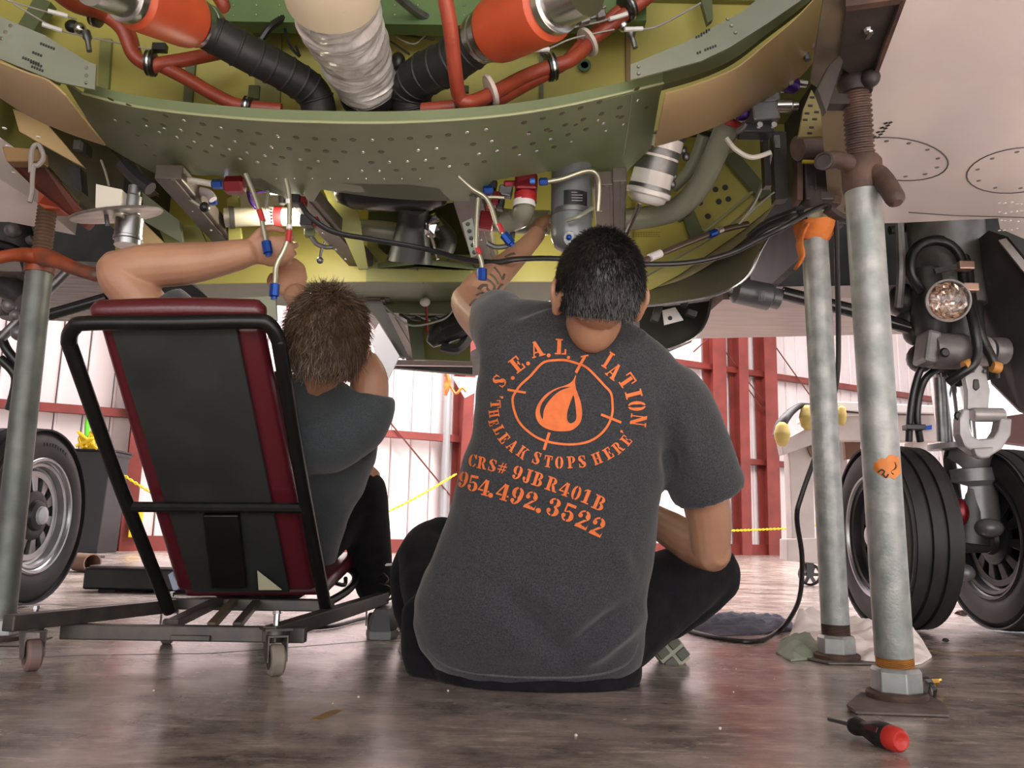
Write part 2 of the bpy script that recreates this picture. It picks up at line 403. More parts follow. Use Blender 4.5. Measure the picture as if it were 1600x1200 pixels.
# rivets: two kinds, each a joined part
dk, br = B(), B()
def rivet(b, p, r, dome):
    n = Vector((p.x-XC, 0, p.z-ZC)).normalized()
    if dome: b.lathe([(r, 0), (r*.8, .0022), (r*.35, .0034)], p-n*.001, n, 8)
    else: b.lathe([(r, 0), (r*.9, .0007)], p, n, 8)
rows = [(219, 232, 1000), (238, 245, 1005), (254, 250, 985), (267, 262, 985)]
for k, (yy, x0, x1) in enumerate(rows):
    Y = Bel(560, yy).y
    x = -.985+.012*k
    while x < .32:
        px_, py_ = topx(Vector((x, Y, bz(x))))
        gap = any(abs(px_-g) < 9 for g in (716, 790, 1012)) or abs(px_-985) < 8
        ok = x0-60+k*28 < px_ < 1012-k*8 and not gap
        if ok and random.random() < .93:
            d = random.random() < (.25 if k == 0 else .42)
            p = Vector((x, Y-.0005, bz(x))); rivet(br if d else dk, p, .0062 if d else .0082, d)
        x += .0455
for (xx, yy) in [(860, 205), (900, 195), (935, 188), (965, 182), (1010, 168), (827, 207), (180, 188), (200, 191), (229, 197), (257, 201), (215, 212), (228, 227), (242, 243)]:
    d = random.random() < .4; rivet(br if d else dk, Bel(xx, yy), .006, d)
for i in range(9): rivet(br, Bel(432+i*28, 279), .0025, True)
dk.build('rivet_hole', mat('rivet_brown', (.075, .06, .03), .5), belly, 30, kind='stuff', label='dark open rivet hole rows')
br.build('rivet', STEEL, belly, 30, kind='stuff', label='bright rivet heads')
# seam and scribed line on the belly panel
B().tube([Bel(987, 148)+Vector((0, 0, -.001)), Bel(981, 200)+Vector((0, 0, -.001)), Bel(974, 243)+Vector((0, 0, -.001))], .0012, 5, 2).build('scribe_line', LE, belly)
# ---- front bay: bulkhead, doublers, top beam
YB = 2.16
bulk = plate('bulkhead', [(-60, 120), (60, 160), (150, 190), (300, 240), (900, 240), (1010, 210), (1090, 175), (1170, 130), (1230, 80), (1290, 0), (1330, -160), (-60, -160)], YB, .012, YEL, label='yellow primed bulkhead')
def seam(pxs, m, Y=YB-.012, th=.012, name='stiffener'): return plate(name, pxs, Y, th, m)
seam([(156, 60), (174, 60), (166, 190), (150, 190)], YELG); seam([(290, 95), (305, 95), (296, 200), (283, 200)], GREEN2)
seam([(843, 60), (849, 60), (849, 200), (843, 200)], GREEN2); seam([(978, 40), (986, 40), (983, 200), (978, 200)], mat('sealant_brown', (.2, .13, .05), .6))
seam([(395, 40), (440, 40), (436, 190), (400, 190)], YELG)
tb = plate('top_beam', [(345, -120), (1010, -120), (1010, 32), (760, 40), (345, 33)], 2.02, .05, mat('mid_green_primer', (.10, .17, .055), .42, col2=(.08, .14, .05), scale=5), label='green riveted top beam')
rb = B()
for i in range(18):
    for j in range(3): q = P(365+i*36, -6+j*15+random.uniform(-1, 1), 2.02); rb.lathe([(.004, 0), (.003, .002)], q, (0, -1, 0), 6)
rb.build('rivet', STEEL, tb, 30, kind='stuff')
plate('doubler', [(-40, 6), (10, 30), (70, 55), (135, 95), (150, 101), (148, 140), (90, 128), (0, 92), (-40, 74)], 1.80, .006, GREY, label='grey doubler plate')
plate('doubler', [(985, 101), (1070, 66), (1160, 18), (1230, -40), (1300, -60), (1252, 0), (1200, 36), (1140, 74), (1096, 95), (985, 125)], 1.80, .006, GREY, label='grey doubler plate')
B().box(P(50, 40, 2.1), (.05, .03, .16), Matrix.Rotation(.4, 3, 'Y')).build('gusset', GREEN2, ac)
plate('gusset', [(1090, -20), (1112, -20), (1114, 30), (1106, 36)], 2.08, .02, GREEN2)
def rivets_at(pts, Y, r=.005, parent=ac, m=STEEL, name='rivet'):
    b = B()
    for x, y in pts: b.lathe([(r, 0), (r*.7, .0025)], P(x, y, Y), (0, -1, 0), 8)
    return b.build(name, m, parent, 30, kind='stuff')
rivets_at([(135, 106), (135, 118), (134, 129), (16, 40), (8, 50), (2, 60), (1137, 30), (1143, 40), (1149, 51), (998, 104), (998, 115)], 1.799)
# stencilled part marks on the doublers: rows of small dark dashes, too small to read in the photo
b = B()
for (x, y, n) in ((64, 68, 6), (52, 82, 4), (36, 90, 7), (48, 97, 5), (50, 104, 5), (1088, 58, 3), (1096, 53, 3), (1104, 48, 2), (1090, 83, 2), (1102, 78, 5)):
    for i in range(n): q = P(x+i*4, y+(i*1.6 if x < 500 else -i*1.6), 1.7985); b.box(q, (.0042, .001, .006))
b.build('part_marking', mat('ink', (.02, .02, .02), .7), ac, 0, kind='stuff')
# hole with grommet
pt = P(913, 103, YB-.012); B().lathe([(.019, 0), (.019, .006), (.011, .006), (.011, 0)], pt, (0, -1, 0), 18).build('grommet', mat('green_grommet', (.08, .14, .09), .4), ac)
B().lathe([(.011, 0), (.0108, .002)], pt+Vector((0, .002, 0)), (0, -1, 0), 16).build('open_hole', DARK, ac)
# ---- ducts and hoses in the front bay
def hose_rings(path, r, n, w=.004, k=1.05):
    b = B(); pts = catmull(path, 12)
    for i in range(n):
        j = int((i+1)/(n+1)*(len(pts)-2)); t = (pts[j+1]-pts[j]).normalized(); rr = r if isinstance(r, (int, float)) else r[0]+(r[-1]-r[0])*j/len(pts)
        b.lathe([(rr*1.0, -w), (rr*k, -w*.4), (rr*k, w*.4), (rr*1.0, w)], pts[j], t, 20, False)
    return b
sp = [P(505, -130, 1.50), P(522, 0, 1.72), P(552, 80, 1.93), P(578, 138, 2.06)]
spp = catmull(sp, 24); db = B(); db.tube(catmull(spp[4:], 3), [.104]+[.106, .104, .100, .096, .092, .088, .082, .078], 80, 1); dme = db.mesh('insulated_duct'); dme.update(); dax = (sp[-1]-sp[0]).normalized(); dns = [v.normal.copy() for v in dme.vertices]
for v, n_ in zip(dme.vertices, dns):                      # crumpled tape wraps
    t_ = (v.co-sp[0]).dot(dax); q_ = Vector((v.co.x*9, v.co.y*9, t_*34)); v.co += n_*(.010*noise.noise(q_)-.009*abs(noise.noise(q_*1.7+Vector((5, 0, 0))))+.003)
duct = link('insulated_duct', dme, FOIL, ac, 25, 'silver wrapped insulated duct')
B().tube(spp[:23], [.114]*9+[.113, .112, .111], 28, 1).build('duct_sleeve', CREAM, duct, 40, label='cream bare sleeve at duct top')
B().lathe([(.084, -.012), (.088, 0), (.088, .012), (.070, .012)], P(578, 140, 2.07), (sp[-1]-sp[-2]), 28, False).build('duct_clamp', BLK, duct)
B().tube([P(572, 128, 2.03), P(580, 144, 2.12)], .074, 24, 1).build('duct_end', GREY, duct)
plate('duct_flange', [(528, 140), (600, 135), (624, 120), (612, 190), (524, 190)], 2.12, .01, YEL)
ptube('locking_ring', [(545, 172, 2.08), (552, 168, 2.07), (562, 172, 2.07), (572, 170, 2.07), (576, 176, 2.07), (568, 179, 2.08)], .005, STEEL, n=6, sub=3)
def hose_assembly(path, r, nm, lab, rings): 
    h = B().tube(path, r, 22, 8).build('flexible_hose', BLACK, ac, 50, label=lab); hose_rings(path, r, rings).build('hose_rib', BLACK, h); return h
hl = [P(318, 45, 1.86), P(390, 85, 1.93), P(452, 118, 2.0), P(492, 150, 2.06), P(500, 200, 2.10)]
hr = [P(752, 62, 1.86), P(700, 98, 1.93), P(655, 122, 2.0), P(642, 150, 2.06), P(652, 200, 2.10)]
hose_assembly(hl, .047, 'l', 'black ribbed hose', 9); hose_assembly(hr, .055, 'r', 'black ribbed hose', 8)
B().ball(P(622, 96, 2.0), (.02, .02, .025)).build('hose_clip', BLK, ac)
def muff(a, c, r, lab):
    a = Vector(a); c = Vector(c); d = (c-a).normalized(); L = (c-a).length
    o = B().lathe([(r*.80, 0), (r*.98, .012), (r, .03), (r, L-.03), (r*.97, L-.01), (r*.78, L)], a, d, 32).build('orange_coupling', ORANGE, ac, 40, label=lab)
    for t, q in ((-.012, .80), (L+.012, .80), (L+.045, .74)):
        B().lathe([(r*q, -.011), (r*(q+.06), -.009), (r*(q+.06), .009), (r*q, .011)], a+d*t, d, 28).build('hose_clamp', STEEL, o)
    B().lathe([(r*.72, 0), (r*.72, .11)], a-d*.11, d, 24).build('metal_tube', STEEL, o)
    B().lathe([(r*.72, 0), (r*.72, .07)], c, d, 24).build('orange_cuff', ORANGE, o)
    return o
muff(P(205, -4, 1.66), P(300, 33, 1.83), .068, 'orange silicone coupling')
muff(P(862, 8, 1.66), P(772, 50, 1.82), .078, 'orange silicone coupling')
rh = .0185
ptube('red_hose', [(70, -30, 1.75), (110, 5, 1.85), (160, 22, 1.95), (190, 45, 1.97), (208, 85, 1.99), (235, 103, 2.0), (250, 100, 2.0), (290, 93, 2.02), (345, 82, 2.06)], rh, HOSE)
ptube('red_hose', [(120, -20, 1.86), (168, 15, 1.97), (200, 50, 2.0), (215, 92, 2.01), (245, 100, 2.01), (290, 122, 2.02), (335, 148, 2.03), (375, 165, 2.04), (440, 172, 2.05)], rh, HOSE)
ptube('red_hose', [(330, -20, 2.0), (350, 10, 2.02), (348, 35, 2.06)], rh, HOSE)
ptube('red_hose', [(690, -30, 1.66), (703, 40, 1.72), (711, 110, 1.80), (718, 152, 1.86), (734, 160, 1.87), (770, 146, 1.90), (815, 122, 1.95), (860, 104, 1.97), (895, 92, 1.98), (935, 55, 2.0), (990, 12, 1.98), (1040, -25, 1.95)], rh, HOSE)
ptube('red_hose', [(660, 172, 1.95), (720, 166, 1.93), (770, 158, 1.93), (815, 135, 1.97), (862, 110, 1.99), (890, 92, 2.0), (920, 60, 2.02), (975, 12, 2.0), (1020, -25, 1.98)], rh, HOSE)
def clampring(x, y, Y, d, r=.033):
    o = B().lathe([(r*.75, -.012), (r, -.010), (r, .010), (r*.75, .012)], P(x, y, Y), d, 20).build('hose_clamp', BLK, ac)
    B().lathe([(r, -.0025), (r*1.05, -.0025), (r*1.05, .0025), (r, .0025)], P(x, y, Y), d, 20).build('clamp_band', STEEL, o)
clampring(152, 20, 1.95, (1, .2, -.3), .036); clampring(236, 99, 2.0, (1, .1, -.05)); clampring(387, 166, 2.04, (1, .1, -.2), .026)
clampring(861, 105, 1.98, (1, .1, .3), .036); clampring(980, 12, 1.98, (1, .1, .7), .036); clampring(718, 166, 1.92, (1, 0, .1), .025)
for x, y, Y, d in ((767, 142, 1.89, (1, .1, .5)), (918, 66, 2.0, (1, .1, .8))): B().lathe([(.040, -.005), (.042, 0), (.040, .005)], P(x, y, Y), d, 14).build('cable_tie', mat('tie_white', (.55, .48, .42), .5), ac)
# rod ends, wires and sensors
def wire(pts, r=.0022, m=None, nm='wire'): return ptube(nm, pts, r, m or mat('wire_grey', (.3, .29, .27), .5), n=6)
wire([(-5, -5, 1.9), (60, 15, 1.95), (120, 30, 2.0)]); wire([(20, 5, 1.9), (75, 38, 1.95), (110, 52, 2.0), (235, 77, 2.0)]); 
wire([(600, 45, 2.1), (640, 68, 2.1), (660, 60, 2.1), (680, 30, 2.1)]); wire([(605, 50, 2.12), (680, 62, 2.12)], .003, BLK); wire([(610, 65, 2.12), (640, 85, 2.12)], .003, BLK)
wire([(800, 80, 1.98), (850, 78, 1.98), (895, 60, 1.98), (960, 46, 1.98)]); wire([(1000, 46, 1.98), (1030, 40, 1.98), (1095, 5, 1.98)], .003); wire([(840, 53, 1.97), (950, 30, 1.97), (1035, -8, 1.97)], .003)
ptube('fluid_line', [(610, -15, 1.9), (650, 18, 2.0), (690, 40, 2.06)], .012, DSTEEL, n=8)
ptube('fluid_line', [(455, 22, 2.05), (425, 40, 2.0), (408, 62, 2.0)], .010, BLK, n=8)
ptube('wire_loop', [(445, 45, 2.05), (452, 70, 2.05), (468, 88, 2.05), (462, 72, 2.05)], .004, BLK, n=6)
for q in ([(75, 17, 1.94), (106, 25, 1.96)], [(66, 38, 1.94), (97, 48, 1.96)], [(952, 30, 1.96), (980, 22, 1.97)], [(976, 46, 1.96), (1004, 45, 1.97)], [(832, 78, 1.96), (858, 77, 1.97)]): ptube('wire_sleeve', q, .006, WHITE, n=8, sub=1)
for x, y in ((125, 45), (838, 70), (974, 40)):
    o = B().ball(P(x, y, 2.0), .017).build('rod_end', STEEL, ac)
    B().ball(P(x-12, y-4, 2.01), (.02, .015, .018)).build('rod_eye', BLK, o); B().lathe([(.01, 0), (.012, .02), (.007, .03), (.007, .06)], P(x+10, y+4, 2.0), (.25, 0, -1), 10).build('rod_bolt', DSTEEL, o)
ptube('fluid_line', [(850, 46, 1.95), (905, 32, 1.97), (945, 10, 1.98)], .006, STEEL, n=8)
o = B().lathe([(.007, 0), (.016, .005), (.016, .03), (.010, .035), (.010, .05), (.016, .055), (.016, .075), (.008, .08)], P(902, 32, 1.95), (.9, .1, .38), 6).build('hex_union', DSTEEL, ac)
B().lathe([(.009, 0), (.009, .016)], P(868, 40, 1.95), (.9, .1, .32), 8).build('blue_collar', BLUE, o); B().lathe([(.009, 0), (.009, .016)], P(858, 44, 1.95), (.9, .1, .32), 8).build('yellow_collar', mat('yellow_mark', lin(200, 180, 60), .5), o)
B().box(P(250, 75, 2.0), (.035, .02, .02)).build('connector', BLK, ac); B().box(P(727, 140, 2.1), (.02, .01, .02)).build('id_plate', GREEN2, ac); B().box(P(397, 145, 2.1), (.03, .01, .04)).build('bracket', GREEN2, ac)
# ================================================================== rear bay (opened between the two belly belts)
YW = 2.84
webm = YEL
# far belt with web standing above it
b2 = [(400, 437), (480, 431), (650, 413), (660, 413), (770, 424), (866, 431), (900, 440), (985, 448), (1000, 470), (860, 471), (600, 471), (470, 480), (330, 470), (300, 440)]
sheet('rear_belly_belt', [(q.x, q.y) for q in (PZ(x, y, 1.245) for x, y in b2)], lambda x, y: 1.245+.03*max(0, x+.1)**2, .02, GREEN, ac, label='green belly belt behind the open bay')
B().strip([PZ(x, y, 1.245) for x, y in b2[:8]], [PZ(x, y, 1.245)+Vector((0, .03, .03)) for x, y in b2[:8]], (0, .03, 0)).build('belt_flange', mat('flange_light_green', (.26, .28, .12), .4), ac)
B().tube([PZ(x, y, 1.243) for x, y in ((652, 420), (662, 443))], .003, 5, 1).build('panel_gap', BLK, ac)
# rear web plate, with its openings left open
for pxs, m in (([(180, 445), (180, 250), (540, 250), (575, 330), (572, 440)], YEL), ([(572, 440), (575, 352), (592, 352), (590, 386), (604, 398), (735, 398), (735, 440)], YELG), ([(540, 300), (540, 240), (735, 240), (735, 312), (575, 330)], YELG), ([(735, 440), (735, 230), (985, 230), (985, 452), (860, 440)], YEL)):
    plate('web_plate', pxs, YW, .01, m)
rivets_at([(588+i*20, 407-i*.6) for i in range(4)]+[(680, 405), (700, 407), (612, 427-20)], YW-.012, .007, m=GREEN2, name='bolt_head')
# roof and back of the rear bay
B().box((-.1, 2.5, 1.86), (2.3, .72, .02)).build('bay_roof', YELG, ac, 0)
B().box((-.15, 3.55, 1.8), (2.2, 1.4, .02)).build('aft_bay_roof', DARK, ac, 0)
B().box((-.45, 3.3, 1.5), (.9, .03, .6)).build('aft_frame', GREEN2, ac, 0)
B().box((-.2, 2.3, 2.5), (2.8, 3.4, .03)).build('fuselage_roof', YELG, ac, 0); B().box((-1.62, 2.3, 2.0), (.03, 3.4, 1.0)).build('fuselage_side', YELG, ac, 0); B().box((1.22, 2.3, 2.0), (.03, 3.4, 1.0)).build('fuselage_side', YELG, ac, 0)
# keel beams
def beam(a, c, z0, z1, wpx, m=TITAN, h=.045, nm='keel_beam'):
    p, q = PZ(*a, z0), PZ(*c, z1); wd = S(wpx, (p.y+q.y)/2)
    o = B().bar(p+Vector((0, 0, h/2)), q+Vector((0, 0, h/2)), wd, h).build(nm, m, ac, 0, .004)
    B().bar(p+Vector((wd*.2, 0, -.002)), q+Vector((wd*.2, 0, -.002)), wd*.18, .008).build('beam_rib', m, o, 0); return o
beam((262, 280), (378, 412), 1.268, 1.255, 38); beam((458, 300), (578, 432), 1.262, 1.25, 42)
beam((728, 304), (762, 425), 1.262, 1.25, 44); beam((942, 290), (950, 440), 1.285, 1.25, 28); beam((968, 284), (966, 440), 1.29, 1.25, 20)
beam((590, 466), (650, 566), 1.24, 1.24, 32); beam((570, 470), (626, 560), 1.24, 1.24, 26, DSTEEL)
rivets_at([(505, 365), (525, 390), (540, 405), (300, 330), (330, 360), (745, 330), (752, 375), (940, 330), (942, 360)], 2.3, .004)
# front web below the belt legs: dark openings behind cutouts
plate('web_leg', [(500, 284), (530, 284), (560, 330), (575, 420), (560, 420), (520, 330)], 2.5, .01, YELG)
# black tank and column in the centre
cx = P(612, 290, 2.4)
B().lathe([(.02, -.185), (.055, -.17), (.075, -.12), (.08, 0), (.075, .12), (.055, .17), (.02, .185)], cx, (1, 0, 0), 24).build('black_tank', mat('black_gloss_tank', (.016, .016, .017), .28, bump=.25, bscale=40), ac, 60)
B().tube([P(648, 318, 2.42), P(645, 350, 2.5), P(640, 410, 2.55)], [.045, .05, .075], 14, 4).build('black_boot', BLACK, ac)
ptube('grey_green_elbow', [(552, 360, 2.62), (600, 362, 2.62), (640, 372, 2.64), (650, 392, 2.66)], .036, PIPEG, n=14)
ptube('conduit', [(680, 350, 2.6), (700, 372, 2.62), (694, 395, 2.62)], .03, DARK, n=12)
# crumpled foil on a fitting
b = B(); b.ball(P(672, 352, 2.5), (.035, .03, .035), 12, 8); me = b.mesh('foil')
for v in me.vertices: v.co += Vector((random.uniform(-1, 1), random.uniform(-1, 1), random.uniform(-1, 1)))*.011
link('foil_wrap', me, mat('aluminium_foil', (.75, .75, .75), .22, 1), ac, 0)
ptube('fluid_line', [(672, 365, 2.48), (680, 390, 2.5), (684, 405, 2.5)], .005, STEEL, n=8)
# ---- left part of the rear bay: lit pipe, tags, lamp
ptube('air_pipe', [(352, 340, 2.5), (420, 338, 2.52), (500, 340, 2.56)], .031, mat('pipe_pale', (.5, .47, .38), .3, .2), n=18, sub=2)
def band(x, y, Y, d, r, w, m, nm): B().lathe([(r*1.03, -w/2), (r*1.05, 0), (r*1.03, w/2)], P(x, y, Y), d, 18, False).build(nm, m, ac)
band(435, 338, 2.525, (1, .05, 0), .031, .03, REDT, 'red_band'); band(424, 338, 2.52, (1, .05, 0), .031, .022, WHITE, 'white_band')
b = B()
for i in range(5): b.box(P(424, 327+i*5, 2.485), (.006, .004, .005))
b.build('band_print', BLK, ac, 0, kind='stuff')
ptube('pipe_collar', [(358, 340, 2.495), (366, 340, 2.5)], .036, DARK, n=18, sub=1)
plate('lit_panel', [(362, 300), (440, 296), (446, 335), (362, 335)], 2.78, .006, WHITE)
ptube('purple_cable', [(388, 300, 2.4), (392, 315, 2.4), (400, 325, 2.42)], .006, PURPLE, n=8); ptube('purple_cable', [(388, 303, 2.45), (415, 299, 2.45), (448, 301, 2.45)], .004, PURPLE, n=8)
plate('bracket', [(355, 310), (372, 305), (378, 395), (358, 395)], 2.55, .02, YELG)
ptube('stub_line', [(419, 296, 2.2), (418, 310, 2.2), (416, 324, 2.2)], .006, PIPEG, n=8)
o = B().lathe([(.011, 0), (.013, .01), (.009, .03)], P(442, 304, 2.3), (0, 0, -1), 10).build('sensor', DSTEEL, ac); B().ball(P(442, 314, 2.3), .010).build('sensor_ball', BLK, o)
def hexknob(x, y, Y, wpx, hpx, m, nm, d=(1, 0, .05)):
    w_ = S(wpx, Y); return B().lathe([(S(hpx, Y)*.36, 0), (S(hpx, Y)*.5, w_*.12), (S(hpx, Y)*.5, w_*.88), (S(hpx, Y)*.4, w_)], P(x-wpx/2, y, Y), d, 6).build(nm, m, ac, 20)
hexknob(367, 290, 2.12, 32, 30, REDA, 'red_valve_knob')
hexknob(340, 288, 2.2, 18, 16, BLUE, 'blue_fitting'); ptube('fluid_line', [(268, 278, 2.2), (300, 282, 2.2), (335, 288, 2.2)], .009, mat('white_hose', (.6, .58, .52), .4), n=10)
ptube('fluid_line', [(270, 285, 2.25), (295, 310, 2.28), (318, 325, 2.3)], .006, PIPEG, n=8); B().ball(P(320, 324, 2.3), .016).build('ball_joint', BLK, ac)
hexknob(333, 315, 2.32, 12, 12, BLUE, 'blue_fitting'); ptube('fluid_line', [(308, 298, 2.3), (325, 302, 2.3), (333, 312, 2.3)], .013, mat('lilac_grey', (.4, .37, .42), .4), n=10)
for (x, y, w_, h_, endx) in ((466, 314, 17, 17, 1), (484, 346, 20, 18, 1)):
    o = B().box(P(x-4, y, 2.2), (S(w_, 2.2), .035, S(h_, 2.2))).build('connector_block', BLK, ac, 0, .003); B().box(P(x+w_/2, y+2, 2.2), (S(9, 2.2), .03, S(h_*.85, 2.2))).build('red_end', REDA, o, 0, .003)
o = B().box(P(484, 363, 2.25), (.028, .022, .03)).build('green_connector', GREEN, ac, 0, .004); ptube('lead', [(487, 370, 2.25), (495, 381, 2.25), (508, 386, 2.25), (520, 386, 2.25)], .007, DSTEEL, o, 8)
ptube('lead', [(508, 378, 2.25), (502, 392, 2.25), (500, 405, 2.25)], .004, DSTEEL, n=6); B().ball(P(500, 407, 2.25), .010).build('terminal', DSTEEL, ac)
# capped tubes that hang out of the bay
def capped(pts, Y, lab, bands=(), cap=9):
    pts3 = [(x, y, Y) for x, y in pts]
    o = B().tube([P(*q) for q in pts3], .0062, 10, 5).build('fluid_tube', BRASSY, ac, 60, label=lab)
    (x0, y0), (x1, y1) = pts[-2], pts[-1]; d = P(x1, y1, Y)-P(x0, y0, Y); d.normalize()
    e = P(x1, y1, Y)
    B().lathe([(.009, -.014), (.0125, -.012), (.0125, .018), (.008, .02), (.008, .026)], e, d, 8).build('blue_cap', BLUE, o, 20, label='blue tube cap')
    for (bx0, by0), (bx1, by1), m in bands: B().tube([P(bx0, by0, Y), P(bx1, by1, Y)], .0074, 10, 1).build('tape_band', m, o)
    return o
capped([(384, 272), (395, 298), (405, 328), (412, 358), (417, 385)], 1.97, 'left hanging tube', [((405, 328), (411, 346), REDT)])
capped([(447, 280), (452, 310), (452, 352), (450, 372), (443, 392), (432, 414), (430, 436), (429, 452)], 1.93, 'kinked hanging tube', [((452, 360), (450, 378), REDT), ((452, 352), (452, 358), WHITE), ((451, 312), (451, 319), WHITE)])
capped([(747, 310), (745, 340), (744, 385), (748, 396), (753, 412), (753, 428)], 1.95, 'hanging tube beside the tattooed arm', [((745, 388), (750, 398), REDT)])
capped([(717, 276), (738, 295), (758, 308), (768, 325), (778, 355), (792, 372)], 2.0, 'bent hanging tube', [((778, 350), (785, 364), REDT)])
# ---- middle: red valve block, fittings
o = B().box(P(822, 290, 2.2), (S(36, 2.2), .07, S(28, 2.2))).build('red_valve_block', REDA, ac, 0, .008); B().lathe([(.03, 0), (.03, .025)], P(820, 302, 2.2), (0, 0, -1), 16).build('valve_collar', REDA, o)
hexknob(797, 287, 2.2, 20, 10, mat('pink_anodised', lin(150, 50, 70), .3, .6), 'pink_fitting'); hexknob(832, 283, 2.12, 9, 9, mat('light_blue_anodised', lin(70, 130, 220), .3, .5), 'blue_nut'); hexknob(849, 284, 2.12, 14, 13, BLUE, 'blue_nut')
ptube('fluid_tube', [(856, 284, 2.12), (880, 279, 2.12), (912, 268, 2.12), (930, 270, 2.12), (936, 290, 2.14), (934, 330, 2.16)], .007, BRASSY, n=10)
B().tube([P(821, 308, 2.2), P(818, 328, 2.22), P(812, 340, 2.26), P(790, 350, 2.3)], .031, 16, 5).build('pipe_elbow', PIPEG, ac)
band(821, 310, 2.2, (0, .05, 1), .031, .026, REDT, 'red_band'); band(819, 320, 2.2, (0, .05, 1), .031, .02, WHITE, 'white_band')
ptube('air_pipe', [(748, 340, 2.42), (800, 346, 2.42), (858, 348, 2.40)], .038, PIPEG, n=18, sub=2)
for x, y, w_, h_, m in ((758, 300, 20, 22, REDA), (776, 312, 16, 24, REDA), (770, 290, 14, 14, BLK), (760, 346, 22, 30, REDA), (790, 300, 22, 18, DSTEEL), (754, 285, 10, 10, REDT), (782, 320, 12, 18, BLK), (765, 325, 10, 10, REDT)): B().box(P(x, y, 2.28), (S(w_, 2.28), .03, S(h_, 2.28)), Matrix.Rotation(.15, 3, 'Y')).build('valve_body', m, ac, 0, .004)
hexknob(763, 297, 2.16, 16, 15, BLUE, 'blue_fitting'); ptube('fluid_tube', [(752, 308, 2.15), (775, 308, 2.15), (788, 309, 2.15)], .005, BRASSY, n=8)
ptube('hose_bend', [(762, 380, 2.3), (775, 386, 2.3), (795, 383, 2.3), (800, 370, 2.3), (803, 350, 2.32)], .008, DSTEEL, n=8)
o = plate('lightening_strip', [(722, 348), (738, 340), (748, 398), (736, 402)], 2.12, .006, GREY)
b = B()
for i in range(5): b.lathe([(.006, 0), (.005, .003)], P(731+i*2.6, 350+i*11, 2.118), (0, -1, 0), 10)
b.build('strip_hole', DARK, o, 30)
# grey filter canister
fo = P(893, 320, 2.2); r = S(33, 2.2)
can = B().lathe([(r*.96, .115), (r, .10), (r, -.075), (r*.97, -.10), (r*.8, -.125), (r*.4, -.14), (.004, -.143)], fo, (0, 0, 1), 28).build('filter_canister', mat('canister_grey', (.17, .185, .19), .35, .3, col2=(.14, .15, .155), scale=6), ac, 45, label='grey filter canister')
B().lathe([(r*1.0, -.04), (r*1.03, -.038), (r*1.03, -.025), (r, -.023)], fo, (0, 0, 1), 28, False).build('canister_strap', DSTEEL, can)
A = [fo+Vector((r*1.01*math.sin(a), -r*1.01*math.cos(a), .02)) for a in np.linspace(-.45, .75, 8)]
B().strip(A, [p+Vector((0, 0, -.042)) for p in A], (0, -.001, 0)).build('data_label', BLK, can, 60)
b = B()
for k in range(4): b.box(fo+Vector((r*1.0*.12+(.004 if k else -.004), -r*1.02, .012-.008*k)), (.03 if k else .016, .0015, .0018))
b.build('label_text', mat('label_ink', (.3, .3, .3), .6), can, 0, kind='stuff')
o = B().ball(P(890, 372, 2.1), (.017, .014, .02)).build('sight_glass', mat('clear_plastic', (.7, .75, .78), .1, trans=.6), can); B().ball(P(889, 371, 2.085), .008).build('sight_float', BLUE, can)
ptube('strap_clip', [(885, 345, 2.12), (905, 338, 2.1), (926, 325, 2.14)], .006, PIPEG, n=6)
# white duct with grey bands
wa, wb = P(1040, 205, 2.3), P(1008, 318, 2.38); dd = (wb-wa).normalized(); L = (wb-wa).length; r = .064
wd = B().lathe([(r, -.1), (r, L-.03), (r*.9, L-.01), (r*.6, L)], wa, dd, 28).build('white_duct', mat('white_gloss', (.75, .73, .70), .18, coat=.5), ac, 45, label='white duct with grey bands')
for t in (.06, .30, .47, .80):
    B().lathe([(r*1.01, -.010 if t != .47 else -.02), (r*1.03, 0), (r*1.01, .010 if t != .47 else .02)], wa+dd*L*t, dd, 28, False).build('grey_band', DSTEEL, wd)
B().lathe([(r*.99, L*.8), (r*1.1, L*.82), (r*1.1, L*.88), (r*.99, L*.9)], wa, dd, 28, False).build('duct_lip', mat('white_gloss', (1, 1, 1)), wd)
ptube('air_pipe', [(1140, 190, 2.2), (1118, 240, 2.28), (1092, 292, 2.38), (1060, 325, 2.46), (1020, 338, 2.52), (975, 343, 2.54)], .036, PIPEG, n=18, label='grey green air pipe')
band(1139, 196, 2.2, (-.4, .2, -1), .037, .026, REDT, 'red_band'); band(1143, 186, 2.19, (-.4, .2, -1), .037, .02, WHITE, 'white_band')
b = B()
for i in range(6): b.box(P(1133+i*3.2, 186+i*.5, 2.148), (.003, .003, .007))
b.build('band_print', BLK, ac, 0, kind='stuff')
ptube('conduit', [(1100, 212, 2.36), (1080, 262, 2.42), (1052, 292, 2.48)], .02, PIPEG, n=12)
for x, y in ((1068, 235), (1072, 245), (1050, 288), (1052, 275)): B().ball(P(x, y, 2.34), (.012, .012, .014)).build('cable_lug', DSTEEL, ac)
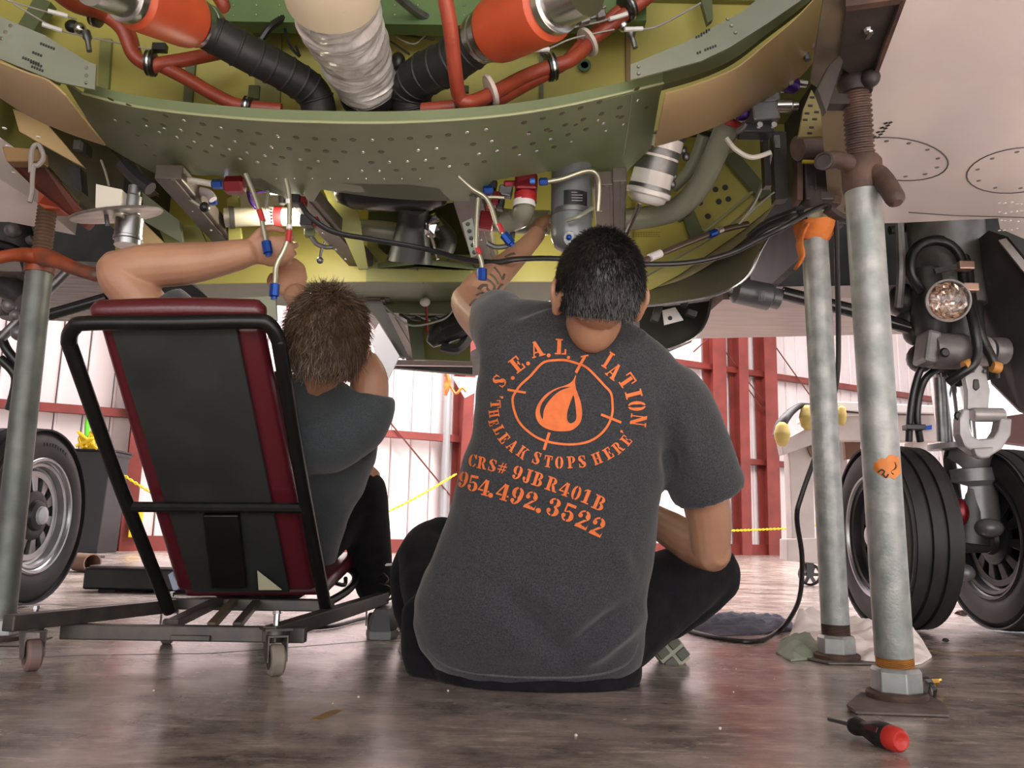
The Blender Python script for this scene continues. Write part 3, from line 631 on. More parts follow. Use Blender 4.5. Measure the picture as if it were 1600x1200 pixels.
# right side of the bay: yellow plates, dark stiffeners, holes
plate('side_web', [(985, 460), (985, 225), (1100, 180), (1260, 100), (1235, 300), (1160, 360), (1060, 430), (1000, 462)], 2.86, .01, YEL, label='yellow side web')
for q in ([(1130, 245), (1150, 235), (1205, 300), (1188, 312)], [(1062, 320), (1080, 318), (1100, 365), (1080, 375)], [(1000, 300), (1016, 290), (1080, 335), (1064, 345)]): plate('stiffener', q, 2.83, .02, GREEN2)
B().tube([P(1100, 362, 2.82), P(1176, 300, 2.82)], .006, 6, 1).build('panel_edge', LE, ac)
b = B()
for x, y in ((1118, 296), (1133, 293), (1123, 315), (1138, 311), (1094, 317), (1106, 338)): b.lathe([(.011, 0), (.010, .003)], P(x, y, 2.858), (0, -1, 0), 12)
b.build('bolt_hole', DARK, ac, 30, kind='stuff')
b = B()
for j in range(3):
    for i in range(11): b.box(P(990+i*4, 363+j*3.2, 2.857), (.0055, .001, .003))
b.build('placard_text', mat('placard_ink', (.25, .2, .06), .6), ac, 0, kind='stuff')
ptube('control_rod', [(1000, 318, 2.3), (988, 345, 2.34), (972, 380, 2.4)], .007, STEEL, n=8, sub=1)
o = ptube('push_rod', [(1000, 410, 2.35), (1060, 385, 2.42), (1120, 362, 2.5), (1168, 350, 2.55)], .010, mat('rod_bronze', (.16, .11, .09), .3, .6), n=10)
B().tube([P(1015, 403, 2.36), P(1032, 396, 2.38)], .0125, 10, 1).build('white_sleeve', WHITE, o); B().tube([P(1108, 367, 2.48), P(1118, 363, 2.49)], .013, 10, 1).build('blue_collar', BLUE, o); B().tube([P(1120, 362, 2.5), P(1127, 359, 2.51)], .013, 10, 1).build('yellow_collar', BRASSY, o)
ptube('fluid_tube', [(1000, 438, 2.6), (1060, 402, 2.65), (1130, 360, 2.7), (1175, 318, 2.7), (1200, 260, 2.7)], .004, BRASSY, n=6)
# hydraulic valve cluster at upper right
g = B(); g.box(P(1192, 180, 2.1), (.075, .06, .055), Matrix.Rotation(-.1, 3, 'Y')); g.build('valve_housing', mat('cast_grey', (.20, .20, .20), .4, .5, col2=(.15, .15, .15), scale=25), ac, 0, .006)
B().box(P(1195, 160, 2.11), (.07, .06, .03), Matrix.Rotation(-.1, 3, 'Y')).build('valve_cover', mat('cast_grey', (1, 1, 1)), ac, 0, .005)
for x, y in ((1186, 197), (1208, 197)): B().lathe([(.008, 0), (.008, .01)], P(x, y, 2.05), (0, -1, 0), 8).build('valve_bolt', STEEL, ac)
B().lathe([(.018, 0), (.018, .04), (.013, .045), (.013, .06)], P(1212, 166, 2.08), (1, 0, .05), 14).build('gland', STEEL, ac)
B().lathe([(.022, 0), (.024, .01), (.024, .03), (.018, .04)], P(1225, 131, 2.1), (1, .2, 0), 14).build('purple_valve', PURPLE, ac); B().lathe([(.009, 0), (.008, .004)], P(1235, 129, 2.075), (0, -1, 0), 12).build('valve_button', STEEL, ac); B().lathe([(.02, 0), (.02, .03)], P(1208, 133, 2.1), (1, .2, 0), 14).build('silver_sleeve', STEEL, ac); B().lathe([(.012, 0), (.012, .03)], P(1244, 129, 2.1), (1, .2, .05), 10).build('silver_sleeve', STEEL, ac)
B().lathe([(.018, 0), (.020, .02), (.014, .03)], P(1152, 178, 2.1), (1, .1, .15), 12).build('purple_valve', PURPLE, ac)
for q in ([(1165, 192, 2.08), (1160, 200, 2.09), (1150, 206, 2.1)], [(1256, 78, 2.0), (1264, 72, 2.0), (1270, 68, 2.0)], [(1260, 84, 2.0), (1262, 94, 2.0)]): ptube('fitting', q, .009, DSTEEL, n=8)
B().box(P(1180, 205, 2.12), (.09, .05, .03)).build('valve_mount', BLK, ac, 0, .004)
plate('black_post', [(1192, 210), (1200, 210), (1206, 290), (1196, 290)], 2.2, .03, BLK); plate('black_post', [(1208, 205), (1228, 205), (1232, 310), (1212, 312)], 2.3, .04, DARK)
B().box(P(1214, 222, 2.25), (.015, .01, .04)).build('lug_plate', DSTEEL, ac)
ptube('white_tube', [(1135, 216, 2.15), (1150, 234, 2.15), (1175, 246, 2.15), (1204, 238, 2.15)], .007, mat('white_hose', (1, 1, 1)), n=8)
wire([(1206, 240, 2.2), (1196, 280, 2.25), (1178, 320, 2.3), (1160, 345, 2.35)], .003); wire([(1210, 300, 2.3), (1180, 325, 2.35), (1155, 350, 2.4)], .003)
# ---- aft bay clutter
for q in ([(600, 478, 3.2), (640, 508, 3.25), (690, 500, 3.2), (708, 485, 3.15)],): ptube('wire', q, .004, mat('wire_grey', (1, 1, 1)), n=6)
plate('aft_web', [(655, 475), (735, 475), (735, 565), (662, 562), (655, 520)], 3.62, .01, mat('olive_primer', (.14, .15, .03), .5)); plate('aft_post', [(632, 475), (656, 475), (664, 562), (645, 562)], 3.55, .03, GREEN2)
b = B(); b.tube([P(672, 538, 3.3), P(690, 520, 3.3), P(715, 508, 3.28), (P(735, 500, 3.25))], [.02, .055, .06, .05], 10, 4); b.build('black_harness', BLK, ac); ptube('harness', [(690, 542, 3.3), (715, 545, 3.3), (732, 525, 3.3), (735, 500, 3.28)], .022, BLK, n=8)
for i in range(9): ptube('harness', [(620+i*9, 476, 3.3+.02*i), (625+i*8, 490+3*(i % 3), 3.3+.02*i), (640+i*8, 500-5*(i % 2), 3.33+.02*i)], .006, (BLK, DSTEEL, DARK)[i % 3], n=6)
B().ball(P(664, 472, 3.2), (.022, .022, .018)).build('white_knob', WHITE, ac); ptube('rod', [(666, 478, 3.22), (667, 500, 3.24), (668, 520, 3.26)], .006, REDA, n=6)
plate('end_strip', [(618, 562), (738, 564), (738, 572), (616, 570)], 4.4, .03, mat('pink_grey_metal', (.45, .38, .37), .3, .3), label='pale end strip'); plate('end_edge', [(612, 570), (738, 573), (738, 585), (612, 574)], 4.5, .05, DARK)
plate('shroud', [(578, 527), (592, 505), (624, 556), (602, 602)], 2.9, .012, mat('silver_sheet', (.5, .48, .52), .35, .5), label='silver sheet shroud'); plate('shroud_top', [(566, 470), (594, 505), (624, 556), (640, 560), (596, 470)], 3.0, .02, DARK)
# ---- lower fairing shells on the right
def shell(rows, th, name, m, label=None):
    rows = [catmull([P(*q) for q in r], 6) for r in rows]; n = len(rows[0]); b = B()
    idx = [b.ring(r) for r in rows]; off = [b.ring([p+Vector((0, th, th*.3)) for p in r]) for r in rows]
    for a, c, fl_ in [(x, y, 0) for x, y in zip(idx, idx[1:])]+[(x, y, 1) for x, y in zip(off, off[1:])]:
        for i in range(n-1): b.f.append((a[i], a[i+1], c[i+1], c[i]))
    for a, c in ((idx[0], off[0]), (idx[-1], off[-1])):
        for i in range(n-1): b.f.append((a[i], a[i+1], c[i+1], c[i]))
    for k in range(len(idx)-1):
        for e in (0, -1): b.f.append((idx[k][e], idx[k+1][e], off[k+1][e], off[k][e]))
    return b.build(name, m, ac, 60, label=label)
SH = mat('fairing_inner_grey', (.12, .115, .095), .35, col2=(.085, .085, .07), scale=5)
shell([[(985, 448, 2.9), (1060, 420, 2.9), (1130, 378, 2.9), (1178, 335, 2.9), (1205, 290, 2.9)], [(990, 458, 2.86), (1070, 435, 2.86), (1140, 392, 2.86), (1186, 352, 2.86), (1212, 318, 2.86)]], .02, 'fairing_rim', mat('rim_tan', (.36, .31, .18), .4))
shell([[(990, 458, 2.88), (1070, 432, 2.88), (1140, 392, 2.88), (1188, 345, 2.88)], [(1005, 470, 2.75), (1080, 455, 2.72), (1150, 425, 2.7), (1196, 360, 2.7)], [(1003, 477, 2.6), (1090, 466, 2.55), (1155, 444, 2.5), (1200, 372, 2.5)]], .012, 'fairing_shell', SH, 'dark curved fairing shell')
B().tube([P(1003, 478, 2.595), P(1060, 472, 2.57), P(1110, 463, 2.54), P(1150, 446, 2.5), (P(1172, 425, 2.49)), P(1186, 395, 2.48), P(1200, 370, 2.49)], .006, 8, 5).build('shell_edge', STEEL, ac)
shell([[(1000, 480, 2.9), (1050, 478, 2.9), (1110, 470, 2.9)], [(1000, 520, 2.85), (1045, 518, 2.82), (1102, 505, 2.8)], [(990, 542, 2.8), (1040, 545, 2.75), (1085, 525, 2.72)]], .012, 'lower_shell', DARK)
B().tube([P(1111, 468, 2.86), P(1104, 500, 2.78), P(1085, 527, 2.72), P(1045, 545, 2.73)], .005, 8, 5).build('shell_edge', STEEL, ac)
plate('bracket', [(1035, 485), (1055, 480), (1068, 500), (1038, 508)], 2.7, .006, WHITE); B().lathe([(.008, 0), (.007, .003)], P(1047, 497, 2.698), (0, -1, 0), 10).build('bracket_hole', BLK, ac)
for q in ((1026, 490, 12, 28), (1080, 490, 16, 10), (1070, 472, 10, 16)): B().box(P(q[0], q[1], 2.68), (S(q[2], 2.68), .03, S(q[3], 2.68)), Matrix.Rotation(.3, 3, 'Y')).build('latch', DARK, ac, 0, .003)
# leading shell that carries the cable to the jack
B().tube([P(1172, 372, 2.3), P(1200, 352, 2.26), P(1235, 338, 2.22), P(1256, 332, 2.18)], [.02, .026, .028, .03], 12, 5, ell=.6).build('fairing_lip', mat('black_gloss', (.015, .013, .013), .15), ac, 60)
# grey actuator below the shell
o = B().lathe([(.03, 0), (.05, .02), (.052, .15), (.04, .16), (.04, .19)], P(1142, 452, 3.0), (1, .1, -.16), 18).build('actuator_body', mat('actuator_grey', (.12, .125, .13), .4, .3), ac)
b = B()
for i in range(5): b.box(P(1186+i*2.2, 462, 2.945), (.002, .002, .04))
b.build('actuator_label', DSTEEL, o, 0, kind='stuff')
ptube('piston_rod', [(1222, 458, 3.0), (1330, 485, 3.0), (1420, 512, 3.0)], .026, mat('black_chrome', (.03, .03, .03), .12, .4), n=16, sub=1, label='polished black actuator rod')
# left bay items: white box on steel plate, pump
plate('box_wall', [(150, 287), (152, 288), (190, 296), (188, 336), (149, 324)], 2.05, .07, mat('cream_box', (.62, .58, .48), .45), label='cream box')
o = B().lathe([(.115, 0), (.118, .004), (.115, .008)], P(183, 338, 2.1), (_U*.975+_R*-.19-D(183, 338).normalized()*.10), 28).build('mounting_disc', mat('scuffed_alloy', (.4, .38, .35), .35, .7, col2=(.2, .19, .17), scale=14), ac)
o = B().lathe([(.036, 0), (.036, .05), (.038, .052), (.038, .058), (.034, .06), (.034, .075)], P(203, 343, 2.1), (.02, 0, -1), 22).build('pump_motor', STEEL, ac); B().lathe([(.022, 0), (.022, .05), (.016, .055), (.016, .08)], P(205, 335, 2.1), (0.02, 0, 1), 14).build('pump_shaft', DSTEEL, o)
ptube('wire', [(158, 250, 2.1), (165, 270, 2.1), (170, 290, 2.1)], .003, BRASSY, n=6); ptube('stud', [(166, 336, 2.05), (168, 352, 2.05)], .006, DSTEEL, n=8, sub=1)
plate('side_structure', [(60, 190), (165, 228), (245, 300), (150, 330), (120, 310), (60, 240)], 2.55, .02, mat('olive_dark', (.10, .085, .045), .5, col2=(.06, .055, .035), scale=9)); plate('side_panel', [(20, 170), (70, 190), (130, 260), (110, 250), (30, 205)], 2.3, .02, TAN)
for q in ([(118, 215), (135, 222), (134, 240), (118, 236)], [(195, 230), (215, 262), (240, 300), (205, 280)], [(105, 255), (125, 262), (128, 300), (112, 290)]): plate('fitting_block', q, 2.4, .04, DARK)
B().box(P(122, 228, 2.35), (.02, .02, .03)).build('lug_plate', DSTEEL, ac)
plate('olive_fairing', [(222, 300), (280, 345), (285, 380), (225, 345)], 2.5, .02, mat('olive_grey', (.15, .17, .11), .4)); plate('olive_panel', [(245, 350), (310, 352), (330, 395), (262, 390)], 2.6, .02, YELG); plate('tan_bracket', [(222, 345), (262, 385), (225, 390), (215, 360)], 2.55, .02, TAN)
ptube('black_clip', [(192, 255, 2.1), (210, 275, 2.1), (235, 295, 2.1)], .02, BLK, n=8)
plate('box_front', [(300, 470), (430, 462), (432, 500), (330, 510)], 2.9, .02, mat('pale_green_grey', (.22, .24, .19), .4))
# ================================================================== wings, wheel wells, landing gear
def flat(name, pxs, z, th, m, label=None): return sheet(name, [(q.x, q.y) for q in (PZ(x, y, z) for x, y in pxs)], lambda x, y: z, th, m, ac, .3, label, 30)
# right wing underside: plan outline in metres
wz = lambda x, y: 1.30+.03*max(0, x-1.2)
wr = sheet('wing_underside', [(.73, .9), (.60, 1.28), (.80, 1.75), (1.02, 2.38), (1.05, 2.46), (1.50, 2.41), (1.56, 2.5), (2.2, 2.95), (5.5, 3.2), (5.5, .9)], wz, .12, SKIN, ac, .3, 'grey painted wing underside', 30)
sheet('wing_root_fillet', [(.56, 1.1), (.70, 1.75), (.93, 2.3), (.98, 2.46), (1.03, 2.47), (1.0, 2.36), (.79, 1.75), (.60, 1.2)], lambda x, y: 1.297, .1, mat('fillet_olive', (.13, .10, .06), .5, col2=(.20, .15, .08), scale=8), ac, .3)
def oval(cx, cy, rx, ry, rot, parent, nb):
    pts = []
    for i in range(33):
        a = 2*math.pi*i/32; x = cx+rx*math.cos(a)*math.cos(rot)-ry*math.sin(a)*math.sin(rot); y = cy+rx*math.cos(a)*math.sin(rot)+ry*math.sin(a)*math.cos(rot)
        q = PZ(x, y, 1.30); pts.append(Vector((q.x, q.y, wz(q.x, q.y)-.0008)))
    B().tube(pts, .0018, 5, 1).build('access_panel', mat('panel_seam', (.06, .055, .06), .6), parent)
    b = B()
    for i in range(nb):
        a = 2*math.pi*(i+.5)/nb; x = cx+.82*(rx*math.cos(a)*math.cos(rot)-ry*math.sin(a)*math.sin(rot)); y = cy+.82*(rx*math.cos(a)*math.sin(rot)+ry*math.sin(a)*math.cos(rot))
        q = PZ(x, y, 1.30); b.lathe([(.006, 0), (.005, .0015)], Vector((q.x, q.y, wz(q.x, q.y))), (0, 0, -1), 8)
    b.build('panel_screw', DSTEEL, parent, 30, kind='stuff')
oval(1400, 248, 82, 33, .1, wr, 12); oval(1592, 268, 82, 36, -.1, wr, 10)
o = B().tube([PZ(1420, 331, 1.30)+Vector((0, 0, -.002)), PZ(1490, 336, 1.30)+Vector((0, 0, -.002)), PZ(1600, 339, 1.303)+Vector((0, 0, -.002))], .0016, 5, 1).build('skin_seam', mat('panel_seam', (1, 1, 1)), wr)
b = B()
for (x, y, n, dx, dy) in ((1366, 213, 4, 6, -7), (1372, 214, 6, 3.8, -4.6)):
    for i in range(n):
        q = PZ(x+i*dx, y+i*dy, 1.3); b.box(Vector((q.x, q.y, 1.2988)), (.007, .009, .001), Matrix.Rotation(.6, 3, 'Z'))
b.build('placard_text', mat('ink', (1, 1, 1)), wr, 0, kind='stuff')
b = B()
for i in range(22): q = PZ(1562+(i % 6)*9+random.uniform(-2, 2), 322+(i//6)*14+random.uniform(-2, 2), 1.3); b.lathe([(.005, 0), (.004, .002)], Vector((q.x, q.y, wz(q.x, q.y)-.0)), (0, 0, -1), 8)
b.build('wing_rivet', WHITE, wr, 30, kind='stuff')
# left wing
wl_ = sheet('wing_underside', [(-1.62, .9), (-1.53, 1.9), (-1.50, 2.45), (-1.53, 2.72), (-1.70, 2.62), (-5.5, 2.9), (-5.5, .9)], lambda x, y: 1.30+.03*max(0, -x-1.4), .12, SKIN, ac, .3, 'grey painted wing underside', 30)
b = B()
for i in range(8): q = PZ(4+random.uniform(0, 60), 200+i*14, 1.3); b.lathe([(.006, 0), (.005, .002)], Vector((q.x, q.y, wz(0, 0)+.03*max(0, -q.x-1.4))), (0, 0, -1), 8)
b.build('wing_rivet', WHITE, wl_, 30, kind='stuff')
# wheel wells
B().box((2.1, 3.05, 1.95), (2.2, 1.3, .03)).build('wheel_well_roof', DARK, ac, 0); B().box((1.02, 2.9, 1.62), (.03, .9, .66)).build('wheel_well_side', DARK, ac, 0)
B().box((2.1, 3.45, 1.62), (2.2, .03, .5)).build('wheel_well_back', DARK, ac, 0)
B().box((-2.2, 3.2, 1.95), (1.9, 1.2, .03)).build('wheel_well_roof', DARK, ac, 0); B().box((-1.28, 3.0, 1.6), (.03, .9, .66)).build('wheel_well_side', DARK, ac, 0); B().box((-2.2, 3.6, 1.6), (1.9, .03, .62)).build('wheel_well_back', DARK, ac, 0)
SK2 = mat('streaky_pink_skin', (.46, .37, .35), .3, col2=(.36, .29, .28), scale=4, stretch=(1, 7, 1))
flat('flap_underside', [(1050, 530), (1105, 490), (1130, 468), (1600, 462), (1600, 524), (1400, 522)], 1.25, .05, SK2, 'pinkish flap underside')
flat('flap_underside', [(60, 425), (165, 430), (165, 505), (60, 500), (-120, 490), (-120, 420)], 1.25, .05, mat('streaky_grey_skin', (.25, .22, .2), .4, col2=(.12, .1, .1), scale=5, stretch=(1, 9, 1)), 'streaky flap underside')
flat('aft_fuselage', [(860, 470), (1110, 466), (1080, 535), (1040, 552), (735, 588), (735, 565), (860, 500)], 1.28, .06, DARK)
# ---- wheels
TYRE = mat('tyre_rubber', (.010, .0098, .0105), .6, col2=(.018, .017, .0175), scale=12, bump=.1, bscale=50)
RIMM = mat('wheel_alloy', (.42, .42, .43), .3, .7, col2=(.3, .3, .31), scale=10)
RIMD = mat('wheel_dark', (.022, .022, .023), .45, .3)
def wheel(c, face, lab, yaw=0.0, RT=.33, wd=.17, dark=False):
    """tyre + rim about an axle along +-X; face=+1 shows its detailed side to +X"""
    c = Vector(c); plain = dark == 2; ax = Matrix.Rotation(yaw, 3, 'Z')@Vector((face, 0, 0))
    w2 = wd/2; g = .006; prof = [(.205, -w2*.72), (.225, -w2*.92), (.265, -w2*1.02), (.30, -w2*.95), (RT-.012, -w2*.72)]
    for k, t in enumerate((-.45, -.15, .15, .45)): prof += [(RT-abs(t)*.012, (t-.04)*wd), (RT-.012, (t-.03)*wd), (RT-.012, (t+.03)*wd), (RT-abs(t)*.012, (t+.04)*wd)]
    prof += [(RT-.012, w2*.72), (.30, w2*.95), (.265, w2*1.02), (.225, w2*.92), (.205, w2*.72)]
    gear = bpy.data.objects.new('main_wheel', B().lathe(prof, c, ax, 56, False).mesh('main_wheel')); 
    o = link('main_wheel', gear.data, TYRE, ac, 30, lab); bpy.data.objects.remove(gear)
    rm = RIMD if dark else RIMM
    B().lathe([(.165, w2*.35), (.185, w2*.5), (.19, w2*.78), (.20, w2*.82), (.207, w2*.78), (.222, w2*.95), (.226, w2*.90), (.20, w2*.6), (.20, -w2*.9), (.10, -w2*.9), (.10, w2*.1)], c, ax, 48, False).build('wheel_rim', rm, o, 30)
    B().lathe([(.21, w2*.86), (.213, w2*.97), (.22, w2*.99), (.222, w2*.9)], c, ax, 48, False).build('rim_ring', RIMD if plain else RIMM, o)
    # spoke disc with slots: spokes as wedges
    u = Vector((0, 0, 1)); v = ax.cross(u); sp = B(); n = 11
    for i in range(n):
        a = 2*math.pi*i/n; d = u*math.cos(a)+v*math.sin(a); t = -u*math.sin(a)+v*math.cos(a)
        ri, ro = .085, .168; wi, wo = .012, .025
        for q0, q1, w0, w1, h0, h1 in ((ri, ro, wi, wo, .6, .45),):
            A = [c+d*q0+t*w0+ax*w2*h0, c+d*q1+t*w1+ax*w2*h1, c+d*q1-t*w1+ax*w2*h1, c+d*q0-t*w0+ax*w2*h0]
            sp.prism(A, -ax*.02)
    sp.build('spokes', rm, o, 0, .003)
    B().lathe([(.17, w2*.36), (.17, w2*.28), (.02, w2*.1)], c, ax, 36, False).build('brake_cover', BLK, o)
    B().lathe([(.15, w2*.50), (.172, w2*.52), (.172, w2*.3), (.15, w2*.3)], c, ax, 40, False).build('spoke_ring', rm, o)
    B().lathe([(.095, w2*.4), (.095, w2*.64), (.075, w2*.75), (.06, w2*.72), (.055, w2*.88), (.04, w2*.95)], c, ax, 28).build('hub', RIMD if not dark else RIMD, o)
    B().lathe([(.036, w2*.95), (.034, w2*1.08), (.02, w2*1.13), (.003, w2*1.14)], c, ax, 20).build('hub_cap', mat('hub_grey', (.42, .44, .47), .35, .3), o)
    return o
lw = wheel((-1.90, 3.23, .343), 1, 'wheel with spoked silver rim on the far side of the creeper', 0, .342)
b = B()
for i in range(40): pass
wheel((1.40, 3.03, .331), -1, 'dual wheel nearer the jack posts', 0, dark=True); wheel((1.83, 3.06, .331), -1, 'outboard dual wheel', 0, dark=2)
wheel((-2.32, 3.23, .331), 1, 'outboard wheel at the frame edge')
# embossed tyre lettering (illegible size) as raised blocks on the visible left wheel
b = B(); cx = Vector((-1.90, 3.23, .343))
for i in range(9):
    a = math.radians(-8+i*4.2); d = Vector((0, math.sin(a), math.cos(a))); b.box(cx+d*.275+Vector((.086, 0, 0)), (.002, .012, .014), Matrix.Rotation(-a, 3, 'X'))
b.build('tyre_lettering', TYRE, lw, 0, kind='stuff')
# ---- right gear leg
GM = mat('gear_grey', (.21, .205, .205), .38, .3, col2=(.12, .115, .115), scale=11); GL = mat('gear_light_grey', (.40, .385, .38), .35, .2, col2=(.3, .28, .28), scale=9); GD = mat('gear_grime', (.06, .058, .055), .45, .3, col2=(.035, .034, .034), scale=14)
LG = B().tube([P(1474, 300, 3.02), P(1478, 370, 3.02), P(1488, 480, 3.03)], [.14, .135, .12], 28, 3).build('gear_leg', GM, ac, 60, label='grey landing gear leg')
B().tube([P(1488, 470, 3.03), P(1500, 560, 3.04), P(1508, 600, 3.05)], [.10, .095, .085], 24, 3).build('leg_cylinder', GD, LG)
B().tube([P(1446, 420, 2.95), P(1452, 500, 2.97), P(1462, 540, 3.0)], [.05, .07, .05], 14, 3).build('leg_bracket', GD, LG)
B().tube([P(1480, 585, 3.06), P(1505, 780, 3.06)], .062, 24, 1).build('chrome_piston', mat('chrome', (.6, .6, .6), .12, 1), LG)
B().tube([P(1467, 590, 3.0), P(1472, 690, 3.02)], .018, 12, 1).build('side_tube', DSTEEL, LG)
B().lathe([(.075, 0), (.095, .02), (.10, .06), (.085, .10), (.10, .105), (.10, .15), (.08, .17), (.08, .30)], P(1510, 690, 3.06), (.06, 0, -1), 28).build('lower_collar', GM, LG)
B().lathe([(.09, 0), (.09, .02), (.03, .02)], P(1490, 693, 3.03), (.06, 0, -1), 20).build('collar_flange', GL, LG)
B().tube([P(1440, 838, 3.05), P(1580, 838, 3.07)], .06, 20, 1).build('axle', GD, LG); B().tube([P(1516, 760, 3.06), P(1512, 850, 3.06)], .075, 18, 1).build('axle_fork', GD, LG)
B().ball(P(1545, 825, 2.98), (.05, .05, .035)).build('brake_piston', GM, LG); B().ball(P(1508, 895, 2.98), (.035, .03, .03)).build('brake_piston', GM, LG); B().ball(P(1500, 800, 2.96), (.03, .03, .05)).build('red_grease', REDA, LG)
# trunnion pin housing
B().lathe([(.03, -.005), (.062, 0), (.066, .02), (.066, .12), (.058, .13)], P(1452, 548, 2.88), (1, .1, .02), 20).build('pin_housing', GM, LG); B().lathe([(.055, 0), (.055, .11), (.045, .115)], P(1496, 548, 2.88), (1, .1, .02), 20).build('pin_sleeve', GL, LG)
B().lathe([(.018, 0), (.012, .006)], P(1476, 551, 2.81), (0, -1, 0), 14).build('pin_bolt', BLK, LG); B().lathe([(.045, 0), (.05, .01), (.05, .05)], P(1548, 548, 2.9), (1, .1, .02), 18).build('pin_sleeve', GM, LG)
B().box(P(1448, 545, 2.88), (.05, .1, .12), Matrix.Rotation(.2, 3, 'Y')).build('housing_end', GM, LG, 0, .012)
# torque link and clevis
plate_ = lambda nm, pxs, Y, th, m: B().prism([P(x, y, Y) for x, y in pxs], (0, th, 0)).build(nm, m, LG, 0, .006)
plate_('torque_link', [(1506, 582), (1512, 574), (1522, 568), (1534, 570), (1542, 582), (1548, 610), (1545, 640), (1512, 640), (1512, 610)], 2.84, .03, GL)
plate_('link_slot', [(1522, 592), (1530, 592), (1532, 606), (1526, 611), (1521, 606)], 2.834, .01, GD)
for x, y, r in ((1521, 579, .007), (1538, 580, .007), (1543, 648, .010), (1497, 650, .016)): B().lathe([(r, 0), (r*.7, .006)], P(x, y, 2.835), (0, -1, 0), 10).build('link_bolt', DSTEEL if r < .012 else BLK, LG)
plate_('clevis', [(1506, 638), (1516, 640), (1516, 672), (1520, 682), (1530, 686), (1552, 684), (1560, 672), (1564, 652), (1582, 654), (1580, 680), (1566, 702), (1546, 714), (1528, 712), (1508, 698), (1500, 678), (1500, 652)], 2.82, .05, GL)
B().lathe([(.022, 0), (.025, .005), (.025, .105), (.02, .11)], P(1519, 648, 2.84), (1, 0, .01), 16).build('clevis_pin', GL, LG)
plate_('clevis_knob', [(1522, 700), (1554, 698), (1548, 715), (1534, 717), (1526, 713)], 2.80, .03, GL)
# landing light
lp = P(1481, 470, 2.80); ld = (Vector((-.5, -2.8, -.5))).normalized()
ll = B().lathe([(.03, -.07), (.06, -.05), (.072, -.012), (.076, 0), (.076, .01), (.069, .013), (.069, .002)], lp, ld, 36, False).build('landing_light', GL, LG, 50)
B().lathe([(.069, 0), (.063, -.010), (.056, -.020), (.047, -.030), (.037, -.038), (.026, -.043), (.014, -.046), (.002, -.047)], lp, ld, 26, False).build('reflector', mat('reflector_chrome', (.55, .42, .34), .16, 1, col2=(.22, .17, .15), scale=40), LG, 0)
rf = bpy.data.objects['reflector'].data; rr_ = random.Random(3)
for v in rf.vertices: v.co += ld*rr_.uniform(-.005, .005)
B().lathe([(.069, .003), (.05, .011), (.025, .015), (.001, .016)], lp, ld, 32, False).build('lamp_glass', mat('lamp_glass', (.95, .95, .95), .04, trans=1, bump=.15, bscale=70), LG)
# hoses on the leg
def lh(pts, r=.017, m=BLK): return B().tube([P(*q) for q in pts], r, 10, 6).build('hydraulic_hose', m, LG, 60)
lh([(1440, 455, 2.9), (1424, 425, 2.88), (1428, 395, 2.87), (1450, 378, 2.86), (1480, 380, 2.86), (1500, 400, 2.86), (1504, 430, 2.86), (1512, 470, 2.84), (1522, 510, 2.8), (1527, 545, 2.8), (1520, 570, 2.8), (1500, 585, 2.82), (1482, 598, 2.85)])
lh([(1432, 450, 2.94), (1418, 418, 2.93), (1432, 386, 2.92), (1465, 374, 2.92), (1496, 386, 2.92), (1512, 415, 2.9), (1516, 450, 2.88), (1524, 500, 2.84), (1540, 540, 2.83), (1552, 565, 2.82), (1554, 590, 2.84)])
lh([(1460, 560, 2.95), (1440, 575, 2.95), (1428, 610, 2.97), (1422, 650, 2.98), (1420, 690, 3.0)], .013); lh([(1465, 575, 2.95), (1446, 592, 2.95), (1436, 620, 2.97), (1433, 655, 2.98), (1438, 690, 3.0)], .013)
B().box(P(1428, 668, 2.96), (.07, .04, .02)).build('hose_bracket', BLK, LG, 0, .003)
CPR = mat('copper_clip', (.5, .33, .26), .3, .7)
for x, y in ((1507, 416), (1514, 450)): B().box(P(x, y, 2.82), (.055, .04, .03)).build('hose_clip', CPR, LG, 0, .004)
B().bar(P(1460, 424, 2.82), P(1500, 416, 2.82), .012, .02).build('clip_arm', GD, LG, 0)
for x, y, d in ((1512, 571, .5), (1556, 574, -.2)): B().lathe([(.02, -.014), (.021, 0), (.02, .014)], P(x, y, 2.81), (1, 0, d), 12).build('yellow_tape', mat('amber_tape', lin(200, 140, 70), .5), LG)
# grime lumps, braces around the well
for x, y, r in ((1438, 560, .05), (1430, 520, .045), (1422, 500, .05), (1412, 470, .06), (1445, 500, .05)): B().ball(P(x, y, 3.02), (r, r, r*1.1)).build('well_fitting', GD, LG)
ptube('well_pipe', [(1405, 345, 2.9), (1408, 420, 2.9), (1404, 480, 2.95)], .016, GM, LG, 8)
ptube('well_pipe', [(1390, 360, 3.1), (1440, 355, 3.1), (1500, 362, 3.1)], .018, GD, LG, 8)
# gear door on the outboard side
DM = mat('gear_door_inner', (.06, .055, .055), .5, col2=(.04, .036, .034), scale=4)
def door(pts, off, nm, m, lab=None): return B().prism([P(*q) for q in pts], off).build(nm, m, ac, 20, 0, lab)
door([(1545, 360, 2.75), (1575, 370, 2.75), (1625, 430, 2.75), (1640, 660, 3.0), (1592, 640, 3.05), (1548, 596, 3.1), (1530, 500, 3.1), (1520, 380, 3.0)], (.03, .05, 0), 'gear_door', DM, 'dark gear door')
door([(1560, 375, 2.72), (1572, 372, 2.72), (1618, 428, 2.72), (1612, 440, 2.72)], (.02, .03, 0), 'door_rim', GL); door([(1535, 410, 2.9), (1548, 408, 2.9), (1575, 438, 2.9), (1562, 445, 2.9)], (.02, .03, 0), 'door_link', GM)
door([(1564, 480, 3.0), (1590, 515, 3.0), (1568, 508, 3.0)], (.01, .02, 0), 'door_bracket', GM)
